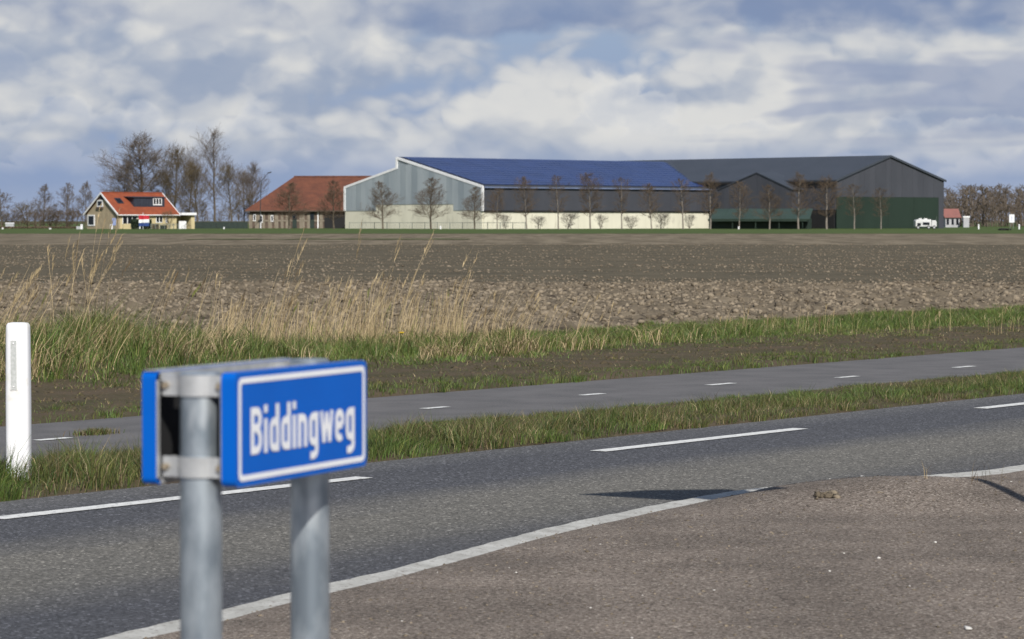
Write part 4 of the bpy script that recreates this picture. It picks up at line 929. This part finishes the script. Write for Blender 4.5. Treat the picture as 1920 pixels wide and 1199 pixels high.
def lean_to():
    a = at(1333, 566); b = at(1516, 560); L_ = math.hypot(b.x-a.x, b.y-a.y)
    r = empty('low_green_shed', (a.x, a.y, BZ), math.atan2(b.y-a.y, b.x-a.x), label='low shed with pale green sloping roof in the yard', cat='shed')
    zt, zl = hz(1420,393,568)-BZ, hz(1420,412,562)-BZ
    n = 14
    for k in range(n):
        x0, x1 = -.1+(L_+.1)*k/n, -.1+(L_+.1)*(k+1)/n; e = .9*k/n, .9*(k+1)/n
        MB().prism([(x0+.01,-1.6,zl),(x1-.01+(.6 if k == n-1 else 0),-1.6,zl),(x1-.01,3.6,zt),(x0+.01,3.6,zt)], (0,0,.12+.012*(k % 2))).build('roof_sheet', 'roof_green', r)
    MB().box((0,0,0),(L_-.2,3.4,zl+.25)).build('wall', 'clad_green', r)
    MB().box((-.1,-1.75,zl-.35),(L_+.5,-1.6,zl+.1)).build('gutter', 'clad_green', r)
    for k in range(5): MB().box((L_*k/4.2,-1.5,0),(L_*k/4.2+.18,-1.32,zl)).build('post', 'clad_green', r)
lean_to()
def red_barn():
    Y = 602; a = at(468, Y); b = at(700, Y); L_ = b.x-a.x
    r = empty('red_roofed_barn', (a.x, Y, BZ), R(-3), label='old barn with red tiled hipped roof and weathered walls', cat='barn')
    zr = hz(548,332,Y+8)-BZ; ze = hz(548,395,Y-1)-BZ; w = 16
    xr0 = at(548, Y+8).x - a.x
    E = [(-.9,-.9),(L_+4,-.9),(L_+4,w+.9),(-.9,w+.9)]; R0, R1 = (xr0, w/2), (L_, w/2)
    P = lambda q, z: (q[0], q[1], z)
    t = .0
    MB().poly([P(E[0],ze),P(E[1],ze),P(R1,zr),P(R0,zr)]).build('roof', 'tile_red', r)
    MB().poly([P(E[2],ze),P(E[3],ze),P(R0,zr),P(R1,zr)]).build('roof', 'tile_red', r)
    MB().poly([P(E[3],ze),P(E[0],ze),P(R0,zr)]).build('roof_hip', 'tile_red', r)
    MB().poly([P(E[1],ze),P(E[2],ze),P(R1,zr)]).build('roof_hip', 'tile_red', r)
    MB().box((-.9,-.9,ze-.22),(L_+4,w+.9,ze-.005)).build('eaves', 'brick_dark', r)
    MB().bar(P(R0,zr+.05),P(R1,zr+.05),.4,.3).build('ridge', 'tile_red', r)
    MB().box((0,0,0),(L_+3,w,ze-.23)).build('wall', 'brick_dark', r)
    def px(x): return at(x, Y).x - a.x
    def pz(y): return max(.02, hz(500, y, Y) - BZ)
    for x0, x1 in ((467,473),(478,487),(492,497),(503,510),(515,522),(527,532),(536,545),(562,572),(576,584),(600,606)):
        MB().box((px(x0),-.10,0),(px(x1),-.002,1.35)).build('plank_panel', 'timber', r)
        MB().box((px(x0),-.08,1.75),(px(x1),-.002,ze-.5)).build('plank_panel', 'timber', r)
    MB().box((-.1,-.14,1.36),(px(612),-.003,1.7)).build('rail', 'timber', r)
    for x0, x1, y0, y1, m_ in ((475,480,402,415,'white_trim'),(508,513,404,416,'white_trim'),(488,493,404,418,'white_trim'),(596,598,397,430,'white_trim'),(488,490,396,431,'white_trim')):
        MB().box((px(x0),-.18,pz(y1)),(px(x1),-.142,pz(y0))).build('post' if x1-x0 < 3 else 'window', m_, r); (MB().box((px(x0)+.12,-.2,pz(y1)+.15),(px(x1)-.1,-.181,pz(y0)-.15)).build('pane', 'glass_dark', r.children[-1]) if x1-x0 > 3 else None)
    for x0, x1 in ((549,557),(582,590)):
        d = MB().box((px(x0),-.2,.05),(px(x1),-.141,pz(398))).build('door', 'fence_green', r); MB().box((px(x0)+.12,-.215,pz(412)),(px(x1)-.12,-.201,pz(402))).build('pane', 'glass_dark', d)
    MB().box((px(609),-.16,.0),(px(652),-.002,ze-.6)).build('doorway_shade', 'shade_black', r)  # dark slab paints the shade inside the barn door
red_barn()

def house():
    K = at(222, 557); K.z = BZ; Wy = along(K, -SA, CA, 163); Lx = along(K, CA, SA, 331)
    def px(x): return along(K, CA, SA, x)
    def py_(x): return along(K, -SA, CA, x)
    def z(y, Y=557): return hz(200, y, Y)-BZ
    r = empty('farm_house', K, PHI, label='tan brick farmhouse with orange tiled roof and dark dormer', cat='house')
    ze, zr = z(400), z(363, 560); Ym = Wy*.5
    MB().box((0,0,0),(Lx,Wy,ze-.1)).build('wall', 'brick_tan', r)
    MB().prism([(0.001,.02,ze-.1),(0.001,Wy-.02,ze-.1),(0.001,Ym,zr-.15)], (.3,0,0)).build('gable_wall', 'brick_tan', r)
    MB().prism([(Lx-.3,.02,ze-.1),(Lx-.3,Wy-.02,ze-.1),(Lx-.3,Ym,zr-.15)], (.29,0,0)).build('gable_wall', 'brick_tan', r)
    MB().box((.35,-.03,.02),(Lx-.02,-.001,ze-.15)).build('front_wall', 'wall_cream', r)  # front face in a lighter cream than the gable wall
    def rf(y): return ze+(zr-ze)*(y/Ym) if y <= Ym else ze+(zr-ze)*(Wy-y)/(Wy-Ym)
    for ya, yb in ((-.5, Ym), (Wy+.5, Ym)):
        za = ze+(zr-ze)*(-.5/Ym)
        o = MB().prism([(-.35,ya,za),(Lx+.35,ya,za),(Lx+.35,yb,zr),(-.35,yb,zr)], (0,0,.16)).build('roof', 'tile_orange', r)
        for x in (-.5, Lx+.36):
            MB().prism([(x,ya,za-.12),(x,yb,zr-.12),(x,yb,zr+.20),(x,ya,za+.20)], (.14,0,0)).build('bargeboard', 'white_trim', o)
        MB().box((-.35, min(ya,ya*1.02)-.12, za-.06),(Lx+.35, ya-.01 if ya < 0 else ya+.12, za+.1)).build('gutter', 'white_trim', o)
        if ya < 0: front = o
    MB().bar((-.3,Ym,zr+.2),(Lx+.3,Ym,zr+.2),.3,.2).build('ridge', 'tile_orange', front)
    def slope(x, f, h=0.0):  # point on front roof, f 0..1 from eave to ridge
        return (x, Ym*f - .25*h, ze+(zr-ze)*f+.165+h)
    # skylight
    xa, xb = Lx*.115, Lx*.215
    s_ = MB().prism([slope(xa,.44),slope(xb,.44),slope(xb,.70),slope(xa,.70)], (0,-.06,.1)).build('skylight', 'dormer_slate', r)
    MB().prism([tuple(np.add(slope(xa+.12,.47),(0,-.065,.105))),tuple(np.add(slope(xb-.12,.47),(0,-.065,.105))),tuple(np.add(slope(xb-.12,.67),(0,-.065,.105))),tuple(np.add(slope(xa+.12,.67),(0,-.065,.105)))], (0,-.01,.02)).build('pane', 'glass_dark', s_)
    # dormer
    f0 = .28; z0 = ze+(zr-ze)*f0+.12; z1 = z0+1.75; y0 = Ym*f0
    xa, xb = Lx*.34, Lx*.87; yb_ = Ym*min(1, (z1-ze)/(zr-ze))
    dm = MB().prism([(xa,y0,z0),(xa,yb_,z1),(xa,y0,z1)], (xb-xa,0,0)).build('dormer', 'dormer_slate', r)
    MB().prism([(xa-.5,y0-.25,z1+.002),(xb+.2,y0-.25,z1+.002),(xb+.2,yb_+.5,z1+.12),(xa-.5,yb_+.5,z1+.12)], (0,0,.14)).build('dormer_roof', 'dormer_slate', dm)
    for k in range(6):
        c = xa+.15+(xb-xa)*.56*k/6; MB().box((c,y0-.05,z0+.05),(c+(xb-xa)*.56/6-.05,y0-.002,z1-.1)).build('slate_panel', 'dormer_slate', dm)
    wx0, wx1 = xa+(xb-xa)*.62, xa+(xb-xa)*.90; zc0, zc1 = z0+.35, z1-.12
    w = MB().box((wx0,y0-.12,zc0),(wx1,y0-.003,zc1)).build('window', 'white_trim', dm)
    for k in range(3):
        c = wx0+.1+(wx1-wx0-.1)*k/3; MB().box((c,y0-.135,zc0+.2),(c+(wx1-wx0)/3-.2,y0-.121,zc1-.06)).build('pane', 'glass_dark', w)
    # gable windows
    for xw0, xw1, y0_, y1_ in ((193.5,182.5,375,388),(178,165,403,424)):
        a, b = py_(xw0), py_(xw1); zt, zb = z(y0_), z(y1_)
        w = MB().box((-.10,a,zb),(-.002,b,zt)).build('window', 'white_trim', r); MB().box((-.115,a+.28,zb+.22),(-.101,b-.28,zt-.22)).build('pane', 'glass_dark', w)
    a, b = py_(193.5), py_(182.5); MB().box((-.3,a-.05,z(392)),(-.002,b+.05,z(388.5))).build('window_box', 'brick_dark', r)
    MB().prism([(-.06,Ym-1.0,zr-1.15),(-.06,Ym+1.0,zr-1.15),(-.06,Ym,zr-.2)], (.06,0,0)).build('gable_panel', 'dormer_slate', r)
    # front windows and doors
    for x0, x1, y0_, y1_, np_ in ((229,256,402,421,3),(292,304,402,418,2),(310,314,408,418,1)):
        a, b = px(x0), px(x1); zt, zb = z(y0_), z(y1_)
        w = MB().box((a,-.12,zb),(b,-.031,zt)).build('window', 'white_trim', r)
        for k in range(np_):
            c0, c1 = a+(b-a)*k/np_+.12, a+(b-a)*(k+1)/np_-.06; MB().box((c0,-.135,zb+.12),(c1,-.121,zt-.45)).build('pane', 'glass_dark', w); MB().box((c0,-.135,zt-.38),(c1,-.121,zt-.1)).build('pane', 'glass_dark', w)
    d_ = MB().box((px(258),-.1,.02),(px(266),-.031,z(403))).build('door', 'white_trim', r)
    MB().box((px(224),-1.2,0),(px(244),-1.0,z(420))).build('garden_wall', 'wall_cream', r)
    # flag on an angled pole
    fl = empty('flag', (at(268, 546).x, 546, BZ), 0, label='red white and blue flag hanging on a slanted pole', cat='flag')
    MB().tube((0,0,0),(.0,0,3.0),.04,n=8).build('pole', 'white_trim', fl)
    n = 12
    for k, m_ in enumerate(('flag_red','flag_white','flag_blue')):
        b = MB()
        for i in range(n+1):
            t = i/n; yv = .12*math.sin(t*9); sag = -.35*t
            for q in (k, k+1): b.v.append((-.75+1.9*t, yv-.05+.02*q, 2.55-.62*q+sag*.3-(.35*(1-t) if q else 0)*.5))
        for i in range(n): b.f.append((2*i, 2*i+2, 2*i+3, 2*i+1))
        o = b.build({'flag_red':'red_stripe','flag_white':'white_stripe','flag_blue':'blue_stripe'}[m_], m_, fl); md = o.modifiers.new('thick', 'SOLIDIFY'); md.thickness = .02
    # carport
    cp = empty('carport', (K.x+CA*(Lx+.6), K.y+SA*(Lx+.6), BZ), PHI, label='white flat roofed carport at the end of the farmhouse', cat='carport')
    LW = px(364)-Lx-.6; zt = z(399)
    MB().box((0,-.8,zt-.45),(LW,5,zt)).build('roof', 'white_trim', cp); MB().box((.1,3,0),(LW,3.2,zt-.46)).build('back_wall', 'wall_cream', cp)
    MB().box((.1,.1,0),(LW*.5,.25,z(415))).build('screen', 'white_trim', cp)
    for x in (LW-.9,): MB().box((x,-.3,0),(x+.8,3,zt-.46)).build('side_wall', 'wall_cream', cp)
    return K
KH = house()
def leaf_block(name, x0, x1, y1, Y, depth, material, **kw):
    """clipped hedge: thousands of leaf faces through a box volume"""
    a, b = at(x0, Y), at(x1, Y); h = hz(x0, y1, Y)-BZ; n = int(260*(b.x-a.x)*h*max(depth,.6))+400
    P = np.stack([a.x+(b.x-a.x)*rng.random(n), Y+depth*(rng.random(n)), BZ+h*rng.random(n)**.8*(1-.08*rng.random(n))], 1)
    d = rng.normal(0,1,(n,3)); d /= np.linalg.norm(d,axis=1,keepdims=True); e = np.cross(d, rng.normal(0,1,(n,3))); e /= np.linalg.norm(e,axis=1,keepdims=True)
    s = .14
    V = np.stack([P-d*s, P+e*s*.6, P+d*s, P-e*s*.6], 1).reshape(-1,3); link(name, mesh_np(name, V, np.arange(n*4).reshape(-1,4)), material, **kw)
leaf_block('hedge', 245, 260, 411, 549, 1.2, 'hedge_leaf', label='dark green clipped hedge left of the flag', cat='hedge')
leaf_block('hedge', 263, 283, 411, 550, 1.2, 'hedge_leaf', label='dark green clipped hedge behind the flag', cat='hedge')
leaf_block('low_hedge', -20, 148, 425.5, 590, 1.5, 'twig_brown', label='low brown hedge left of the farmhouse', cat='hedge')
leaf_block('garden_shrub', 285, 297, 420, 549, 1.0, 'twig_olive', label='low brownish shrub in front of the house window', cat='shrub')
leaf_block('garden_shrub', 300, 312, 423, 549, 1.0, 'hedge_leaf', label='low green shrub below the small house window', cat='shrub')
place_tree('garden_sapling', BUSH[0], 317, 392, 549, BZ, 3.0, 30, 3.4, 'bark', 'twig_olive', label='small bare tree in front of the house wall', cat='tree')
# garden fence beside the house
def fence(name, x0, x1, Y, y1, n, m_, label, rails=True, infill=0):
    a, b = at(x0, Y), at(x1, Y); h = hz(x0, y1, Y)-BZ; L_ = b.x-a.x
    r = empty(name, (a.x, Y, BZ), 0, label=label, cat='fence')
    for k in range(n+1): MB().box((L_*k/n-.05,-.05,0),(L_*k/n+.05,.05,h)).build('post', m_, r)
    MB().box((0,-.03,h-.12),(L_,.03,h-.04)).build('rail', m_, r)
    for k in range(n):
        x, X2 = L_*k/n+.06, L_*(k+1)/n-.06
        if infill: MB().box((x,-.02,.05),(X2,.02,h-.13)).build('panel', m_, r)
        else:
            b_ = MB()
            for q in range(7): b_.box((x+(X2-x)*q/6-.006,-.006,.03),(x+(X2-x)*q/6+.006,.006,h-.13))
            for q in range(4): b_.box((x,-.012,.2+.4*q),(X2,-.0065,.212+.4*q)) if .212+.4*q < h-.13 else None
            b_.build('mesh_panel', m_, r)
fence('garden_fence', 364, 464, 575, 416, 9, 'fence_green', 'dark green panel fence between house and barn', infill=1)
fence('mesh_fence', 655, 985, 550, 417, 14, 'wire_grey', 'thin wire mesh fence in front of the pale shed gable')
fence('picket_fence', 283, 334, 548, 420, 6, 'wire_grey', 'low thin fence in front of the farmhouse')

# small white marker posts and boxes along the farm road
def marker(px, yt, w, label):
    Y = 538; p = at(px, Y); h = hz(px, yt, Y)-BZ
    r = empty('marker_post', (p.x, Y, BZ), 0, label=label, cat='post'); ww = w/F*Y
    MB().box((-ww/2,-ww/2,0),(ww/2,ww/2,h)).build('body', 'white_plastic', r, bevel=.05); MB().box((-ww*.3,-ww/2-.015,h*.7),(ww*.3,-ww/2-.002,h*.85)).build('reflector', 'reflector', r)
for px, yt, w, lab in ((5,427,3,'tiny white post at the end of the low hedge'),(94,428,4,'short white block in front of the brown hedge'),(153,421,4.2,'white post beside the grey box at the house gable'),(196,431,3.5,'low white stone in front of the house gable'),(209,421,4.4,'white post next to the blue board at the house'),(420,426,2.5,'small white post before the dark green fence'),(826,424,2.6,'white post in front of the cream gable base'),(1385,425,2.4,'small pale post under the green roofed shed'),(1835,421,2.6,'white post on the grass right of the camper'),(1911,421,2.6,'white post beside the far traffic board')):
    marker(px, yt, w, lab)
def small_box(name, x0, x1, yt, Y, m_, label, cat):
    a, b = at(x0, Y), at(x1, Y); h = hz(x0, yt, Y)-BZ; r = empty(name, (a.x, Y, BZ), 0, label=label, cat=cat)
    MB().box((0,0,0),(b.x-a.x,.8,h*.86)).build('body', m_, r); MB().prism([(-.05,-.06,h*.87),(b.x-a.x+.05,-.06,h*.87),(b.x-a.x+.05,.4,h),(-.05,.4,h)],(0,.5,0)).build('lid', 'white_trim', r)
small_box('grey_box', 143, 151, 425, 540, 'aluminium', 'low grey utility box left of the house', 'box')
small_box('white_hut', 10, 26, 418, 600, 'aluminium', 'small white hut among the bushes left of the house', 'hut')
# blue board by the house
p = at(214, 545); bb = empty('blue_board', (p.x, 545, BZ), 0, label='small pale blue board on a post before the house corner', cat='sign')
MB().box((-.05,-.05,0),(.05,.05,2.2)).build('post', 'wire_grey', bb); mat('pale_blue', (.22,.27,.46), rough=.6, scale=1); MB().box((-.35,-.10,.7),(.35,-.052,2.0)).build('board', 'pale_blue', bb, bevel=.01)
# street lamp above the trees
def lamp():
    p = at(487, 590); h = hz(500, 326, 590)-BZ; r = empty('street_lamp', (p.x, 590, BZ), 0, label='dark street lamp rising above the trees beside the red barn', cat='street lamp')
    MB().tube((0,0,0),(.3,0,h*.86),.10,.06,8).build('pole', 'lamp_dark', r); MB().tube((.3,0,h*.86),(1.55,0,h+.0),.05,.045,8).build('arm', 'lamp_dark', r)
    MB().prism([(1.5,-.15,h-.05),(2.35,-.15,h+.22),(2.3,-.15,h+.42),(1.55,-.15,h+.2)],(0,.3,0)).build('lamp_head', 'lamp_dark', r, bevel=.04)
lamp()
# bicycle by the carport
def bicycle():
    p = at(344, 549); r = empty('bicycle', (p.x, 549, BZ), R(10), label='bicycle parked in front of the white carport screen', cat='bicycle')
    for x in (0, 1.05):
        b = MB(); n = 18
        for k in range(n):
            a, c = 2*math.pi*k/n, 2*math.pi*(k+1)/n; b.tube((x+.34*math.cos(a),0,.35+.34*math.sin(a)),(x+.34*math.cos(c),0,.35+.34*math.sin(c)),.022,n=5,cap=False)
        b.build('wheel', 'rubber', r)
    f = MB()
    for p0, p1 in (((0,0,.35),(.38,0,.85)),((.38,0,.85),(.92,0,.85)),((.38,0,.9),(.45,0,.32)),((.45,0,.32),(.92,0,.8)),((.92,0,.98),(1.05,0,.35)),((0,0,.35),(.45,0,.32))): f.tube(p0, p1, .022, n=6)
    f.build('frame', 'lamp_dark', r); MB().box((.25,-.08,.92),(.5,.08,.98)).build('saddle', 'rubber', r); MB().tube((.88,-.28,1.02),(.88,.28,1.02),.015,n=6).build('handlebar', 'lamp_dark', r)
bicycle()
# camper
def camper():
    Y = 548; a, b = at(1717, Y), at(1757, Y); L_ = b.x-a.x; h = hz(1730, 411, Y)-BZ
    r = empty('white_camper', (a.x, Y, BZ), R(4), label='white camper van parked at the green barn corner', cat='camper van')
    MB().prism([(0,0,.45),(L_*.74,0,.45),(L_*.74,0,h*.95),(.25,0,h*.95),(0,0,h*.80)], (0,2,0)).build('body', 'van_white', r, bevel=.06)
    MB().prism([(L_*.75,0.05,.45),(L_,.05,.45),(L_,.05,h*.72),(L_*.95,.05,h*.86),(L_*.78,.05,h*.86)], (0,1.9,0)).build('cab', 'van_white', r, bevel=.06)
    for x0, x1, z0, z1 in ((L_*.07,L_*.25,.62,1.12),(L_*.33,L_*.66,.75,1.25)): MB().box((x0,-.03,z0),(x1,-.002,z1)).build('window', 'glass_dark', r)
    for x0, x1 in ((.18,.32),(.42,.58)): MB().box((L_*x0,.5,h*.955),(L_*x1,1.4,h*1.06)).build('roof_hatch', 'van_white', r, bevel=.03)
    for x in (.12,.62,.88):
        w = MB().tube((L_*x,-.02,.33),(L_*x,.22,.33),.33,n=16).build('wheel', 'rubber', r); MB().tube((L_*x,-.03,.33),(L_*x,-.021,.33),.19,n=12).build('rim', 'aluminium', w)
    MB().tube((L_*.99,.4,h*.9),(L_*1.02,.4,h*1.25),.02,n=6).build('mast', 'wire_grey', r)
camper()
# dark car tail in the barn's shade next to the camper
# far house at the wood edge
def far_house():
    Y = 690; a, b = at(1772, Y), at(1800, Y); L_ = b.x-a.x; ze, zr = hz(1780, 409, Y), hz(1780, 392, Y)
    r = empty('far_red_house', (a.x, Y, BZ), R(6), label='distant white house with faded red roof beside the wood', cat='house')
    mat('tile_faded', (.24,.10,.085), (.19,.085,.075), rough=.8, scale=.8); mat('wall_pale', (.42,.42,.43), (.34,.34,.36), rough=.9, scale=.8)
    MB().box((.1,0,0),(L_,5,ze)).build('wall', 'wall_pale', r)
    MB().prism([(-.2,-.4,ze+.003),(-.2,2.5,zr),(-.2,5.4,ze+.003)], (L_+.5,0,0)).build('roof', 'tile_faded', r)
    for x in (.35,1.5,2.6): MB().box((x,-.05,.6),(x+.55,-.002,ze-.3)).build('window', 'glass_dark', r)
    q = at(1803, Y)
    r2 = empty('far_white_shed', (q.x, Y-3, BZ), 0, label='little white boxy shed beside the distant red roofed house', cat='shed')
    MB().box((0,0,0),(1.3,1.5,hz(1800,406,Y)-.35)).build('wall', 'wall_pale', r2); MB().box((-.1,-.1,hz(1800,406,Y)-.349),(1.4,1.6,hz(1800,406,Y))).build('roof', 'white_trim', r2)
far_house()
# far traffic board
p = at(1897, 560); tb = empty('traffic_board', (p.x, 560, BZ), 0, label='white traffic board on posts before the wood', cat='traffic sign')
for x in (-.3, .3): MB().box((x-.04,-.04,0),(x+.04,.04,hz(1897,402,560))).build('post', 'wire_grey', tb)
MB().box((-.47,-.09,hz(1897,418,560)),(.47,-.042,hz(1897,403,560))).build('panel', 'sign_white', tb); MB().box((-.06,-.10,hz(1897,415,560)),(.06,-.091,hz(1897,406,560))).build('mark', 'pale_blue', tb)
# dark heap on the meadow
p = at(1880, 480); n = 60
P = np.array([[p.x, 480, .08]]) + np.c_[rng.normal(0,.38,n), rng.normal(0,.2,n), np.abs(rng.normal(0,.10,n))]
lumps('dark_heap', P, .12+.10*rng.random(n), 'rubber', .7, kind=None, label='dark heap lying on the far grass strip', cat='heap')
if 0: print('TRI', sum(sum(max(0,p.loop_total-2) for p in me.polygons) for me in bpy.data.meshes), [(me.name, len(me.polygons)) for me in bpy.data.meshes if len(me.polygons) > 30000])
print('objects', len(bpy.data.objects), 'tris', sum(len(o.data.polygons) for o in bpy.data.objects if o.type == 'MESH'))
